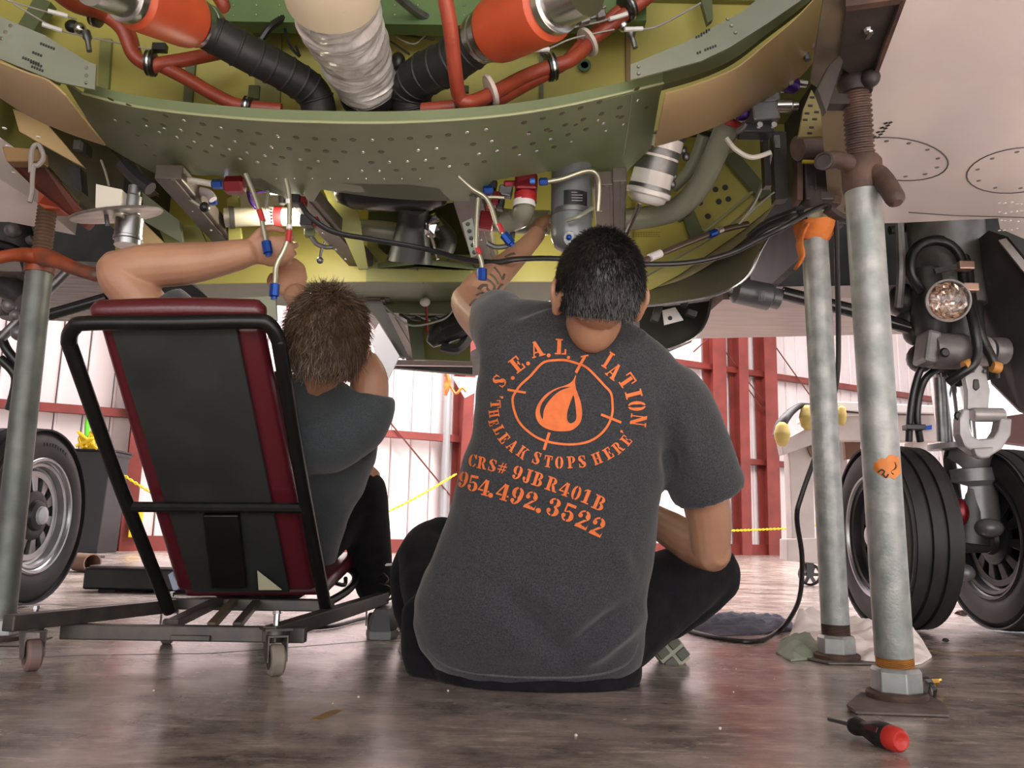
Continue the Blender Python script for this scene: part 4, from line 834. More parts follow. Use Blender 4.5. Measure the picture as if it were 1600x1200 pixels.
door([(1574, 650, 3.3), (1640, 640, 3.3), (1640, 700, 3.3), (1562, 690, 3.3)], (.0, .05, 0), 'brake_shield', mat('maroon_shield', (.10, .03, .03), .5))
# ---- left gear fragments in the dark well
for q, r, m in (([(20, 360, 3.2), (40, 420, 3.2), (30, 500, 3.2)], .07, GD), ([(-20, 440, 3.1), (15, 450, 3.1), (40, 470, 3.1)], .05, GD), ([(0, 520, 3.1), (10, 545, 3.1), (30, 570, 3.12)], .018, BLK), ([(0, 560, 3.1), (25, 590, 3.12), (15, 640, 3.15)], .018, BLK), ([(-10, 380, 3.0), (30, 395, 3.0), (45, 430, 3.0)], .02, BLK)): ptube('gear_strut', q, r, m, ac, 12)
ptube('gear_brace', [(78, 492, 2.9), (168, 466, 2.9)], .022, mat('black_chrome', (1, 1, 1)), n=14, sub=1, label='black polished brace rod'); ptube('gear_brace', [(2, 528, 3.0), (108, 422, 3.0)], .018, DSTEEL, n=10, sub=1)
for x, y, r in ((14, 478, .025), (20, 360, .03), (48, 375, .018), (30, 520, .03), (24, 492, .02)): B().ball(P(x, y, 2.95), r).build('gear_fitting', GM, ac)
# ================================================================== creeper seat
cr = thing('creeper_seat', 'low black framed creeper seat with reclined maroon vinyl backrest on casters', 'creeper seat', (-.6, 2.1, 0))
TUB = mat('black_tube_paint', (.006, .006, .006), .32, spec=.35, col2=(.014, .013, .012), scale=30, lo=.55, hi=.8); VIN = mat('maroon_vinyl', (.085, .008, .014), .32, coat=.2, bump=.15, bscale=140)
BRD = mat('black_backing_board', (.010, .012, .011), .65, col2=(.019, .021, .019), scale=10)
RST = mat('worn_dark_steel', (.05, .047, .05), .45, .4, col2=(.09, .075, .06), scale=18)
_a, _b, _c = P(265, 950, 2.2), P(512, 950, 2.2), P(270, 507, 1.69); _n = (_b-_a).cross(_c-_a).normalized()
if _n.y > 0: _n = -_n                                     # faces the camera
def PB(x, y, off=0.0):
    d = D(x, y); k = (_a+_n*off-CAM).dot(_n)/d.dot(_n); return CAM+d*k
fr = B().tube([PB(265, 955), PB(190, 765), PB(118, 565), PB(108, 532), PB(116, 512), PB(138, 505), PB(270, 504), PB(395, 502), PB(420, 507), PB(434, 530), PB(440, 560), PB(474, 765), PB(510, 955)], .0165, 12, 6).build('back_frame', TUB, cr, 60)
B().tube([PB(208, 792, -.0), PB(476, 794, 0)], .013, 10, 1).build('cross_rail', TUB, fr)
def slab(nm, pxs, off, th, m, bev=.01, lab=None):
    return B().prism([PB(x, y, off) for x, y in pxs], -_n*th).build(nm, m, cr, 40, bev, lab, seg=3)
slab('backrest_pad', [(152, 508), (406, 508), (494, 926), (276, 926)], -.028, .045, VIN, .018, 'maroon vinyl pad')
slab('backing_board', [(172, 512), (368, 510), (452, 926), (302, 926)], -.012, .012, BRD, .002, 'black backing board')
B().tube([PB(160, 487, -.05), PB(280, 484, -.05), PB(398, 486, -.05)], [.026, .027, .026], 14, 4, ends=True).build('pad_roll', VIN, cr, 60)
slab('hinge_box', [(316, 806), (372, 806), (384, 920), (330, 920)], .004, .02, TUB, .004); slab('inspection_tag', [(402, 892), (440, 922), (404, 922)], .001, .002, mat('label_cream', (.45, .43, .3), .6), 0)
# seat pad and links
st = B(); st.prism([P(512, 904, 2.26), P(557, 862, 2.62), P(330, 862, 2.62), P(290, 906, 2.26)], (0, 0, -.045)); st.build('seat_pad', VIN, cr, 40, .012, seg=3)
B().tube([P(505, 945, 2.3), P(540, 925, 2.45), P(556, 905, 2.55), P(548, 890, 2.58), P(530, 888, 2.5)], .012, 8, 4).build('seat_link', TUB, cr); B().tube([P(520, 910, 2.4), P(538, 914, 2.45), (P(540, 903, 2.48))], .006, 8, 4).build('latch_hook', TUB, cr)
# base frame
B().bar(P(98, 986, 1.95), P(478, 992, 1.95), .03, .034).build('front_rail', RST, cr, 0, .003)
B().bar(P(12, 974, 1.78), P(268, 946, 2.25), .032, .034).build('side_rail', RST, cr, 0, .003); B().bar(P(420, 992, 1.87), P(600, 934, 2.62), .034, .036).build('side_rail', RST, cr, 0, .003)
B().bar(P(255, 942, 2.28), P(520, 946, 2.28), .05, .03).build('rear_rail', RST, cr, 0, .003); B().bar(P(268, 975, 1.98), P(340, 940, 2.25), .03, .02).build('link_bar', RST, cr, 0, .002); B().bar(P(370, 978, 1.98), P(400, 942, 2.25), .02, .016).build('link_bar', RST, cr, 0, .002); B().bar(P(330, 978, 1.98), P(365, 940, 2.25), .02, .016).build('link_bar', mat('worn_brown', (.10, .07, .04), .6), cr, 0, .002)
B().box(P(300, 996, 1.94), (.09, .03, .012)).build('rail_bracket', RST, cr, 0, .002)
def caster(c, dirv, wc, lab=None):
    x, y, Y = c; base = P(x, y, Y); base.z = .0335
    b = basis(dirv); s = b@Vector((1, 0, 0)); f = b@Vector((0, 1, 0))
    o = B().lathe([(.012, -.016), (.029, -.015), (.0335, -.010), (.0335, .010), (.029, .015), (.012, .016)], base, s, 28).build('caster_wheel', wc, cr, 40)
    B().lathe([(.02, -.0165), (.02, .0165)], base, s, 18).build('wheel_hub', RST, o)
    top = Vector((base.x, base.y, .083))-f*.02
    fk = B()
    for k in (-1, 1): fk.prism([base+s*k*.019-f*.010+Vector((0, 0, -.008)), base+s*k*.019+f*.012+Vector((0, 0, -.004)), top+s*k*.019+f*.028, top+s*k*.019-f*.028], s*k*.003)
    fk.box(top, (.044, .058, .004), b); fk.lathe([(.022, 0), (.022, .012)], top, (0, 0, 1), 14)
    fk.build('caster_fork', mat('caster_zinc', (.12, .115, .10), .45, .5, col2=(.07, .06, .05), scale=30), cr, 30)
    B().box(top+Vector((0, 0, .014)), (.06, .06, .005), b).build('caster_plate', RST, cr, 0)
    B().lathe([(.007, 0), (.007, .04), (.010, .04), (.008, .047)], top+Vector((0, 0, .006)), (0, 0, 1), 8).build('caster_bolt', STEEL, cr)
BEI = mat('beige_caster_tread', (.26, .23, .18), .5, col2=(.20, .17, .14), scale=20); PNK = mat('pink_grey_tread', (.25, .13, .11), .5, col2=(.16, .12, .11), scale=20)
caster((50, 1030, 1.87), (.55, -.6, 0), PNK); caster((431, 1035, 1.87), (.45, -.8, 0), BEI); caster((583, 968, 2.6), (.2, -.9, 0), mat('dark_caster', (.07, .07, .075), .4)); caster((264, 966, 2.32), (.3, -.9, 0), BEI)
# ================================================================== people
def fuse(b, name, voxel, smooth=6, fac=.5, deform=None):
    me = b.mesh(name+'_t'); o = bpy.data.objects.new(name+'_t', me); COL.objects.link(o)
    r = o.modifiers.new('r', 'REMESH'); r.mode = 'VOXEL'; r.voxel_size = voxel; r.use_smooth_shade = True
    s = o.modifiers.new('s', 'SMOOTH'); s.iterations = smooth; s.factor = fac
    dg = bpy.context.evaluated_depsgraph_get(); m2 = bpy.data.meshes.new_from_object(o.evaluated_get(dg)); m2.name = name
    bpy.data.objects.remove(o); bpy.data.meshes.remove(me); m2.materials.clear()
    if deform: deform(m2)
    return m2
def srings(b, rows, e=2.3, n=36, fold=True):
    """rows = [(y, xl, xr, Yc, half depth)] of a torso: superellipse rings whose outline meets the photo's"""
    out = []
    for y, xl, xr, Y, dp in rows:
        if isinstance(y, tuple): L, Rr = P(xl, y[0], Y), P(xr, y[1], Y)
        else: L, Rr = P(xl, y, Y), P(xr, y, Y)
        c = (L+Rr)/2; a = (Rr-L)/2; rg = []
        for j in range(n):
            t = 2*math.pi*j/n; cs, sn = math.cos(t), math.sin(t)
            rg.append(c+a*(abs(cs)**(2/e)*(1 if cs > 0 else -1))+Vector((0, dp, 0))*(abs(sn)**(2/e)*(1 if sn > 0 else -1)))
        out.append(rg)
    b.loft(out); return b
def creases(me, lines, gain=1.0):
    """real folds: push the cloth along its normals beside given lines (photo points), on the side that faces the camera"""
    me.update(); cs = [v.co.copy() for v in me.vertices]; ns = [v.normal.copy() for v in me.vertices]
    for v, c, n in zip(me.vertices, cs, ns):
        if n.y > .35: continue
        x, y = topx(c); dsp = 0
        for pts, w, amp in lines:
            best = 1e9; bu = 0; m_ = len(pts)-1
            for i, ((x0, y0), (x1, y1)) in enumerate(zip(pts, pts[1:])):
                vx, vy = x1-x0, y1-y0; t = max(0, min(1, ((x-x0)*vx+(y-y0)*vy)/(vx*vx+vy*vy))); d2 = (x-x0-t*vx)**2+(y-y0-t*vy)**2
                if d2 < best: best = d2; bu = (i+t)/m_
            if best < 9*w*w: dsp += amp*math.exp(-best/(w*w))*(.25+.75*math.sin(math.pi*min(1, max(0, bu))))
        v.co += n*dsp*gain
    me.update()
def cloth_noise(me, amp, sc, seed=0):
    me.update()
    ns = [v.normal.copy() for v in me.vertices]
    for v, n in zip(me.vertices, ns):
        p = v.co*sc+Vector((seed, 0, 0)); v.co += n*amp*(noise.noise(p)+.5*noise.noise(p*2.3))
def hand(b, wrist, d, n, thumb=1, curl=(.5, .7, .5), sc=1.0, spread=.1):
    d = Vector(d).normalized(); n = Vector(n); n = (n-d*n.dot(d)).normalized(); s = d.cross(n)*thumb
    wrist = Vector(wrist); k = lambda a, c, e: wrist+(d*a+s*c+n*e)*sc
    b.tube([k(-.01, 0, 0), k(.03, .003, 0), k(.065, .002, 0), k(.088, 0, .002)], [.028*sc, .036*sc, .041*sc, .036*sc], 14, 3, True, True, ell=.46, ref=n)
    for i, (o, L) in enumerate(((.0305, .076), (.0103, .084), (-.0103, .078), (-.0300, .062))):
        p = k(.084-abs(o-.008)*.25, o, .001); a = o*spread*8; q = [p-d*.02*sc, p]
        ang = 0
        for j, c in enumerate(curl):
            ang += c; v = d*math.cos(ang)+n*math.sin(ang); v = (v+s*a*math.cos(ang)).normalized(); p = p+v*L*sc*(.45, .32, .23)[j]; q.append(p)
        b.tube(q, [.0092*sc, .0092*sc, .0086*sc, .0080*sc, .0068*sc], 10, 3, True, True)
    t0 = k(.018, .026, .004)
    b.tube([k(.012, .014, .002), t0, t0+(s*.026+d*.026+n*.012)*sc, t0+(s*.030+d*.052+n*.026)*sc, t0+(s*.022+d*.074+n*.036)*sc], [.014*sc, .0135*sc, .0118*sc, .0105*sc, .008*sc], 10, 3, True, True)
def head(b, c, up, fwd, w=.076, dpt=.096, ht=.115):
    """cranium, jaw, nose, ears; c = skull centre"""
    up = Vector(up).normalized(); fwd = Vector(fwd); fwd = (fwd-up*fwd.dot(up)).normalized(); sd = fwd.cross(up)
    rot = Matrix((sd, fwd, up)).transposed(); c = Vector(c); k = lambda x, y, z: c+rot@Vector((x, y, z))
    b.ball(k(0, -.008, .022), (w, dpt, .090), 24, 16, rot); b.ball(k(0, .03, -.03), (.060, .058, .088), 20, 14, rot)
    b.ball(k(0, .058, -.085), (.032, .03, .028), 14, 10, rot)
    b.tube([k(0, .085, .012), k(0, .104, -.012), k(0, .112, -.026), k(0, .092, -.036)], [.008, .010, .014, .010], 10, 3, True, True)
    b.tube([k(-.022, .090, -.058), k(0, .098, -.056), k(.022, .090, -.058)], [.004, .007, .004], 8, 3, True, True); b.tube([k(-.02, .088, -.066), k(0, .096, -.066), k(.02, .088, -.066)], [.004, .008, .004], 8, 3, True, True)
    for q in (-1, 1): b.tube([k(q*.012, .090, .022), k(q*.032, .088, .028), k(q*.05, .07, .022)], [.006, .008, .005], 8, 3, True, True)
    for q in (-1, 1):                                  # ears: rim, lobe, bowl
        e = k(q*(w-.002), -.004, -.010)
        b.tube([e+rot@Vector((q*.0, .012, -.026)), e+rot@Vector((q*.010, .004, -.030)), e+rot@Vector((q*.016, -.010, -.012)), e+rot@Vector((q*.022, -.018, .010)), e+rot@Vector((q*.018, -.008, .030)), e+rot@Vector((q*.006, .010, .024))], [.006, .008, .0065, .006, .006, .005], 8, 4, True, True)
        b.ball(e+rot@Vector((q*.006, -.004, 0)), (.006, .014, .026), 10, 8, rot)
    return k, rot
def hairdo(c, rot, parent, m, rx, ry, rz, keep, n, L, curl, seed, bias=(0, 0, 0), jit=.5, thick=.0011, off=(0, -.008, .022)):
    """scalp cap plus individual strands, one mesh; keep(x, y, z) picks the scalp region on a unit ball"""
    rnd = random.Random(seed); c = Vector(c)+rot@Vector(off); b = B(); NU, NV = 48, 32
    idx = {}
    def sp(u, v): a = math.pi*v/NV; t = 2*math.pi*u/NU; return Vector((math.sin(a)*math.cos(t), math.sin(a)*math.sin(t), math.cos(a)))
    def gv(u, v):
        u %= NU
        if v in (0, NV): u = 0
        if (u, v) not in idx:
            d = sp(u, v); r = 1+.035*noise.noise(d*5+Vector((seed, 0, 0)))*(1 if curl else .3); q = Vector((d.x*rx*r, d.y*ry*r, d.z*rz*r)); idx[(u, v)] = len(b.v); b.v.append(tuple(c+rot@q))
        return idx[(u, v)]
    for v in range(NV):
        for u in range(NU):
            if keep(sp(u+.5, v+.5)):
                f = [gv(u, v), gv(u, v+1), gv(u+1, v+1), gv(u+1, v)]; f = [q for i, q in enumerate(f) if q not in f[:i]]
                if len(f) > 2: b.f.append(tuple(f))
    made = 0
    while made < n:
        d = Vector((rnd.gauss(0, 1), rnd.gauss(0, 1), rnd.gauss(0, 1))).normalized()
        if not keep(d): continue
        made += 1
        p = Vector((d.x*rx, d.y*ry, d.z*rz))*.99; nn = Vector((d.x/rx, d.y/ry, d.z/rz)).normalized()
        g = Vector(bias)-nn*Vector(bias).dot(nn); dr = (nn*.55+g*1.0+Vector((rnd.uniform(-1, 1), rnd.uniform(-1, 1), rnd.uniform(-1, 1)))*jit).normalized()
        l = L*rnd.uniform(.6, 1.25); pts = [p]; q = p.copy(); ax = Vector((rnd.uniform(-1, 1), rnd.uniform(-1, 1), rnd.uniform(-1, 1))).normalized(); S_ = 4 if curl else 2
        for k_ in range(S_):
            q = q+dr*l/S_; pts.append(q.copy()); dr = (Matrix.Rotation(curl*rnd.uniform(.4, 1), 3, ax)@dr+g*.15-nn*(.25 if curl else .12)).normalized()
        pts = [c+rot@z for z in pts]; s1 = (pts[1]-pts[0]).cross(Vector((.3, .5, .8))).normalized()*thick; s2 = (pts[1]-pts[0]).cross(s1).normalized()*thick; pr = None
        for i, z in enumerate(pts):
            f = 1-.85*i/S_; rg = b.ring([z+s1*f, z-s1*f*.5+s2*f*.87, z-s1*f*.5-s2*f*.87])
            if pr: b.bridge(pr, rg)
            pr = rg
    me = bpy.data.meshes.new('hair'); me.from_pydata(b.v, [], b.f)
    return link('hair', me, m, parent, 60)
SKINM = mat('skin', (.42, .225, .135), .5, col2=(.36, .18, .11), scale=9, bump=.12, bscale=160)
SKINM.node_tree.nodes['Principled BSDF'].inputs['Subsurface Weight'].default_value = .08; SKINM.node_tree.nodes['Principled BSDF'].inputs['Subsurface Radius'].default_value = (.01, .004, .002)
def heather(nm, a, c): return mat(nm, a, .9, col2=c, scale=330, det=2, lo=.3, hi=.7, bump=.25, bscale=420, sheen=.25, spec=.2)
SHIRT = heather('charcoal_heather_jersey', (.022, .0228, .0255), (.054, .0555, .061)); SHIRT2 = heather('dark_slate_jersey', (.035, .042, .046), (.06, .068, .072))
PANT = mat('black_work_trousers', (.006, .0056, .007), .9, col2=(.010, .0095, .0115), scale=30, bump=.3, bscale=200, sheen=.05, spec=.15)
SHOE = mat('shoe_black', (.02, .02, .022), .5)
# ------------------------------------------------------------------ the man sitting on the floor
mc = thing('person', 'man sitting cross-legged on the floor, back turned, dark grey t-shirt with orange print', 'person', (.03, 1.9, 0), None)
rows = [(1069, 745, 962, 1.89, .118), (1060, 706, 982, 1.888, .135), (1040, 680, 999, 1.885, .148), (1010, 656, 1006, 1.875, .16), (975, 646, 1006, 1.865, .165), (940, 647, 1008, 1.85, .165), (900, 661, 1016, 1.84, .16), (850, 682, 1024, 1.815, .15), (800, 704, 1028, 1.79, .142), (760, 711, 1034, 1.77, .138), (720, 721, 1044, 1.755, .135), (680, 735, 1052, 1.745, .13), (640, 741, 1064, 1.735, .122), (605, 744, 1074, 1.725, .112), ((556, 578), 748, 1066, 1.715, .10), ((522, 554), 775, 1046, 1.705, .088), ((502, 532), 815, 1020, 1.665, .088), ((492, 520), 842, 1004, 1.645, .083), ((486, 514), 852, 996, 1.635, .079)]
sb = srings(B(), rows)
def sleeve(b, pts, rs, inner=.012):
    p = [P(*q) for q in pts]; d = (p[-1]-p[-2]).normalized()
    b.tube(p, rs, 22, 5, True); return p[-1], d
sleeve(sb, [(860, 590, 1.72), (812, 548, 1.72), (790, 520, 1.76), (776, 492, 1.86)], [.085, .088, .075, .066]); sleeve(sb, [(1000, 620, 1.73), (1046, 632, 1.73), (1078, 690, 1.75), (1108, 770, 1.79)], [.09, .088, .082, .082])
FOLDS = [([(985, 948), (940, 985), (890, 1024)], 16, -.016), ([(1000, 962), (950, 1000), (905, 1036)], 16, .017), ([(790, 925), (840, 980), (888, 1030)], 20, -.017), ([(775, 965), (815, 1005), (850, 1040)], 22, .006), ([(960, 850), (985, 900)], 12, .005), ([(840, 860), (812, 920)], 22, -.005), ([(1046, 690), (1052, 745)], 12, -.012), ([(1064, 640), (1085, 735)], 14, .006),
         ([(868, 528), (900, 560), (925, 572)], 11, -.006), ([(905, 590), (960, 560), (1000, 535)], 16, .006), ([(760, 640), (752, 720)], 16, -.005), ([(740, 780), (730, 830)], 18, .006), ([(700, 850), (700, 930)], 20, -.006), ([(960, 700), (1000, 780)], 22, -.004), ([(760, 560), (790, 610)], 20, -.006), ([(975, 600), (1030, 650)], 24, .004), ([(870, 1000), (760, 1030)], 22, .004)]
def cdef(me): cloth_noise(me, .0032, 11, 3); creases(me, FOLDS, 1.7)
sb.tube([P(905, 535, 1.69), P(850, 515, 1.70), P(800, 506, 1.76), P(782, 500, 1.83)], [.075, .062, .056, .054], 18, 4, True); sme = fuse(sb, 'tshirt', .0075, 9, .5, cdef)
shirt = link('tshirt', sme, SHIRT, mc, 80, 'charcoal t-shirt with orange print')
# hem bands of the shirt
def hoop(pts, r, nm, m, par): return B().tube(pts, r, 6, 3).build(nm, m, par, 60)
BV = BVHTree.FromPolygons([v.co.copy() for v in sme.vertices], [tuple(p.vertices) for p in sme.polygons]); ro = root_loc(mc)
def onshirt(x, y, lift=.0018):
    d = D(x, y).normalized(); hit, nrm, _, _ = BV.ray_cast(CAM-ro, d)
    return None if hit is None else hit+ro+nrm*lift*(1 if nrm.dot(d) < 0 else -1)
hp = [onshirt(x, y, .0005) for x, y in ((668, 1014), (684, 1032), (712, 1046), (770, 1055), (850, 1059), (910, 1057), (958, 1048), (986, 1030), (996, 1004))]
hoop([p for p in hp if p], .0028, 'hem', heather('hem_jersey', (.06, .062, .066), (.10, .102, .108)), shirt)
# body inside the clothes: torso, neck, head, arms, hands, legs in one skin
bb = srings(B(), [(y, xl+(xr-xl)*.07, xr-(xr-xl)*.09, Y+.008, dp*.70) for y, xl, xr, Y, dp in rows[1:-4]])
bb.tube([P(925, 590, 1.745), P(930, 545, 1.715), P(936, 500, 1.63)], [.06, .056, .054], 16, 4, True, True)
hc = P(935, 461, 1.555); hk, hrot = head(bb, hc, (.06, -.30, 1), (-.06, 1, .30), .073, .094)
bb.tube([P(815, 565, 1.74), P(775, 520, 1.80), P(742, 486, 1.92), P(732, 470, 1.96)], [.05, .052, .05, .044], 16, 5, True, True)
bb.tube([P(732, 474, 1.95), P(752, 450, 2.00), P(785, 420, 2.12), P(822, 385, 2.24), P(838, 366, 2.28)], [.045, .05, .041, .030, .028], 16, 5, True, True, ell=.9)
hand(bb, P(836, 368, 2.28), (P(848, 338, 2.36)-P(836, 368, 2.28)), (.35, .6, .35), 1, (.35, .5, .35), .98)
bb.tube([P(1040, 630, 1.74), P(1085, 720, 1.78), P(1106, 800, 1.82), P(1110, 862, 1.86)], [.055, .054, .05, .042], 18, 5, True, True)
bb.tube([P(1112, 862, 1.86), P(1085, 850, 1.92), P(1045, 826, 2.0), P(1005, 800, 2.08)], [.045, .048, .043, .030], 16, 5, True, True)
hand(bb, P(1004, 799, 2.085), (-.8, .5, .35), (.1, .6, -.4), -1, (.4, .5, .4))
LEGS = [([(770, 1010, 1.95), (720, 950, 2.08), (672, 868, 2.22)], [.10, .085, .06]), ([(668, 866, 2.23), (664, 940, 2.30), (700, 1005, 2.36), (760, 1010, 2.42)], [.058, .055, .045, .036]), ([(900, 1010, 1.95), (1008, 948, 2.05), (1100, 896, 2.13)], [.10, .084, .052]), ([(1104, 899, 2.145), (1074, 936, 2.16), (1035, 972, 2.18), (1015, 985, 2.2)], [.05, .044, .038, .034])]
for pts, r in LEGS: bb.tube([P(*q) for q in pts], r, 16, 4, True, True)
bme = fuse(bb, 'body', .0036, 4, .5)
body = link('body', bme, SKINM, mc, 80)
body['label'] = 'bare arms, neck and head'
def eyes(k, par):
    for q in (-1, 1):
        o = B().ball(k(q*.031, .076, .004), .0115, 12, 8).build('eye', mat('eye_white', (.7, .68, .66), .2), par, 60); B().ball(k(q*.031, .0855, .004), (.005, .003, .005), 10, 6).build('iris', mat('iris_brown', (.05, .03, .02), .2), o, 60)
eyes(hk, body)
hk_dark = mat('hair_near_black', (.010, .008, .008), .38, col2=(.02, .015, .013), scale=60)
hairdo(hc, hrot, body, hk_dark, .0835, .106, .104, lambda d: d.z > -.60+.75*max(0, d.y+.18) and not (abs(d.x) > .9 and d.z < -.15 and d.y > -.35) and not (d.y > .35 and d.z < .35), 9000, .013, 0, 5, (0, -.25, -1.0), .35, .0009)
# tattoo on the left forearm: ink bands lying on the skin
BVb = BVHTree.FromPolygons([v.co.copy() for v in bme.vertices], [tuple(p.vertices) for p in bme.polygons])
def onskin(x, y, lift=.0009):
    d = D(x, y).normalized(); hit, nrm, _, _ = BVb.ray_cast(CAM-ro, d)
    return None if hit is None else hit+ro-d*lift
ink = B()
for pts in ([(772, 418), (778, 425), (784, 436), (788, 428)], [(758, 436), (766, 440), (772, 448), (768, 456), (760, 450)], [(765, 428), (772, 434), (778, 444)], [(745, 462), (756, 458), (766, 462)], [(748, 452), (754, 446), (762, 446)], [(790, 402), (797, 398), (804, 396)], [(735, 478), (742, 470), (752, 468)], [(775, 455), (781, 446), (785, 444)]):
    q = [onskin(x, y) for x, y in pts]; q = [p for p in q if p]
    if len(q) > 2: ink.tube(q, .0045, 6, 4, ell=.4, ref=(.3, -.9, .3))
if ink.v: ink.build('tattoo', mat('tattoo_ink', (.10, .075, .055), .6), body, 60, label='dark forearm tattoo', kind='stuff')
# trousers
pb_ = B(); srings(pb_, [(1092, 740, 968, 1.90, .13), (1082, 704, 990, 1.895, .155), (1060, 684, 1002, 1.895, .158), (1000, 664, 1008, 1.90, .14), (950, 680, 990, 1.90, .13)])
pb_.tube([P(*q) for q in [(760, 1010, 1.94), (706, 955, 2.06), (668, 868, 2.2), (690, 835, 2.24)]], [.125, .11, .078, .05], 20, 5, True, True); pb_.tube([P(*q) for q in [(672, 862, 2.22), (655, 900, 2.26), (660, 960, 2.32), (720, 1005, 2.38)]], [.08, .078, .07, .06], 18, 5, True, True)
pb_.tube([P(*q) for q in [(905, 1012, 1.94), (1005, 945, 2.04), (1096, 893, 2.12), (1122, 896, 2.15)]], [.125, .108, .078, .062], 20, 5, True, True); pb_.tube([P(*q) for q in [(1116, 900, 2.15), (1078, 938, 2.16), (1030, 975, 2.17)]], [.07, .066, .055], 18, 5, True, True)
pb_.tube([P(*q) for q in [(660, 960, 1.98), (672, 1030, 1.93), (720, 1062, 1.9)]], [.05, .06, .06], 14, 4, True, True)
def pdef(me):
    cloth_noise(me, .004, 9, 8)
    creases(me, [([(1040, 930), (1060, 945)], 10, -.01), ([(1050, 925), (1120, 880)], 16, .007), ([(1010, 1000), (1080, 960)], 16, -.008), ([(960, 1070), (1010, 1020)], 12, -.008), ([(640, 880), (690, 850)], 14, -.008)])
    for v in me.vertices:
        if v.co.z+ro.z < .002: v.co.z = .002-ro.z
link('trousers', fuse(pb_, 'trousers', .009, 6, .5, pdef), PANT, mc, 80)
# running shoe, sole towards the camera
def shoe(c, along, sole_n, nm, par, m, L=.27, lab=None, tread=True, sole=None):
    a = Vector(along).normalized(); n = Vector(sole_n); n = (n-a*n.dot(a)).normalized(); s = a.cross(n); c = Vector(c)
    wd = [.028, .036, .036, .034, .040, .046, .044, .030]; ts = np.linspace(-.5, .5, 8)
    def outline(h, k): return [c+a*t*L+s*w_*k+n*h for t, w_ in zip(ts, wd)]+[c+a*t*L-s*w_*k+n*h for t, w_ in reversed(list(zip(ts, wd)))]
    o = B().loft([outline(-.012, .96), outline(-.05, .82), outline(-.075, .5)]).build(nm, m, par, 60, 0, lab)
    B().loft([outline(-.014, 1.02), outline(.0, 1.04), outline(.010, .98)]).build('midsole', sole or mat('sole_cream', (.34, .34, .25), .6), o, 40)
    if tread:
        t_ = B()
        for i in range(7):
            for k in (-1, 1): t_.box(c+a*(-.42+i*.14)*L+s*k*.019+n*.012, (.028, .024, .012), Matrix((s, a, n)).transposed())
        t_.build('tread', mat('sole_grey_green', (.11, .11, .085), .7), o, 0, .002)
    return o
shoe(P(1016, 978, 2.17), (-.50, .10, .62), (.22, -1, -.12), 'shoe', mc, SHOE, .24, 'running shoe with grey and cream tread sole')
shoe(P(780, 1030, 2.42), (1, .1, .0), (0, 0, -1), 'shoe', mc, SHOE, .26)
B().loft([[P(1007+dx*(1 if i else .3), 915+i*12, 1.99-.0*i) for dx in (0, 13-2.2*i)]+[P(1007+dx*(1 if i else .3), 915+i*12, 2.01) for dx in (13-2.2*i, 0)] for i in range(5)]).build('undershirt_tail', mat('undershirt_white', (.55, .54, .48), .8), mc, 40)
# ------------------------------------------------------------------ the man reclining on the creeper
ml = thing('person', 'man reclining on the low maroon seat, curly brown hair, dark slate t-shirt, both arms raised', 'person', (-.45, 2.2, 0))
rowsL = [(905, 330, 510, 2.48, .10), (880, 322, 522, 2.46, .115), (840, 318, 534, 2.40, .12), (800, 314, 548, 2.35, .125), (760, 312, 572, 2.28, .13), (720, 306, 588, 2.22, .13), (690, 300, 592, 2.17, .125), ((640, 664), 296, 590, 2.11, .13), ((600, 640), 300, 580, 2.06, .125), ((582, 622), 340, 568, 2.02, .115), ((582, 604), 405, 552, 1.985, .10), ((590, 596), 432, 538, 1.97, .085)]
tb_ = srings(B(), rowsL)
tb_.tube([P(360, 610, 2.06), P(310, 560, 2.03), P(270, 505, 2.0), P(246, 476, 1.985)], [.10, .095, .082, .07], 20, 5); tb_.tube([P(455, 690, 2.14), P(515, 680, 2.10), P(555, 662, 2.07), P(572, 640, 2.05), P(577, 616, 2.045)], [.09, .092, .085, .072, .064], 20, 5)
def ldef(me): cloth_noise(me, .004, 9, 5); creases(me, [([(545, 650), (575, 720)], 14, -.008), ([(480, 700), (560, 760)], 22, .006), ([(470, 760), (530, 800)], 16, -.007), ([(570, 620), (592, 650)], 10, .006), ([(520, 640), (500, 720)], 20, -.005)])
rl = link('tshirt', fuse(tb_, 'tshirt', .008, 8, .5, ldef), SHIRT2, ml, 80)
lb = srings(B(), [(y, xl+(xr-xl)*.07, xr-(xr-xl)*.09, Y+.006, dp*.74) for y, xl, xr, Y, dp in rowsL[:-3]])
lb.tube([P(485, 650, 2.09), P(490, 615, 2.03), P(503, 570, 1.93)], [.064, .06, .06], 16, 4, True, True)
lc = P(509, 541, 1.88); lk, lrot = head(lb, lc, (.14, -.38, 1), (-.22, 1, .4), .076, .096)
lb.tube([P(290, 560, 2.02), P(240, 492, 1.98), P(192, 440, 1.95), P(182, 420, 1.95)], [.058, .056, .052, .046], 18, 5, True, True)
lb.tube([P(184, 424, 1.95), P(230, 416, 1.955), P(290, 412, 1.97), P(345, 404, 1.99), P(385, 395, 2.0)], [.049, .056, .054, .044, .036], 18, 5, True, True)
hand(lb, P(384, 394, 2.0), (1, .15, .10), (.05, .9, .45), 1, (.55, .8, .6), 1.0, .12)
lb.tube([P(545, 675, 2.09), P(572, 632, 2.05), P(577, 596, 2.03), P(570, 572, 2.04)], [.054, .052, .048, .042], 18, 5, True, True)
lb.tube([P(567, 578, 2.04), P(540, 548, 2.07), P(500, 500, 2.10), P(462, 462, 2.12)], [.047, .052, .046, .033], 16, 5, True, True)
hand(lb, P(463, 463, 2.12), (-.25, .15, .9), (-.35, .9, .1), 1, (.5, .8, .6), 1.0, .12)
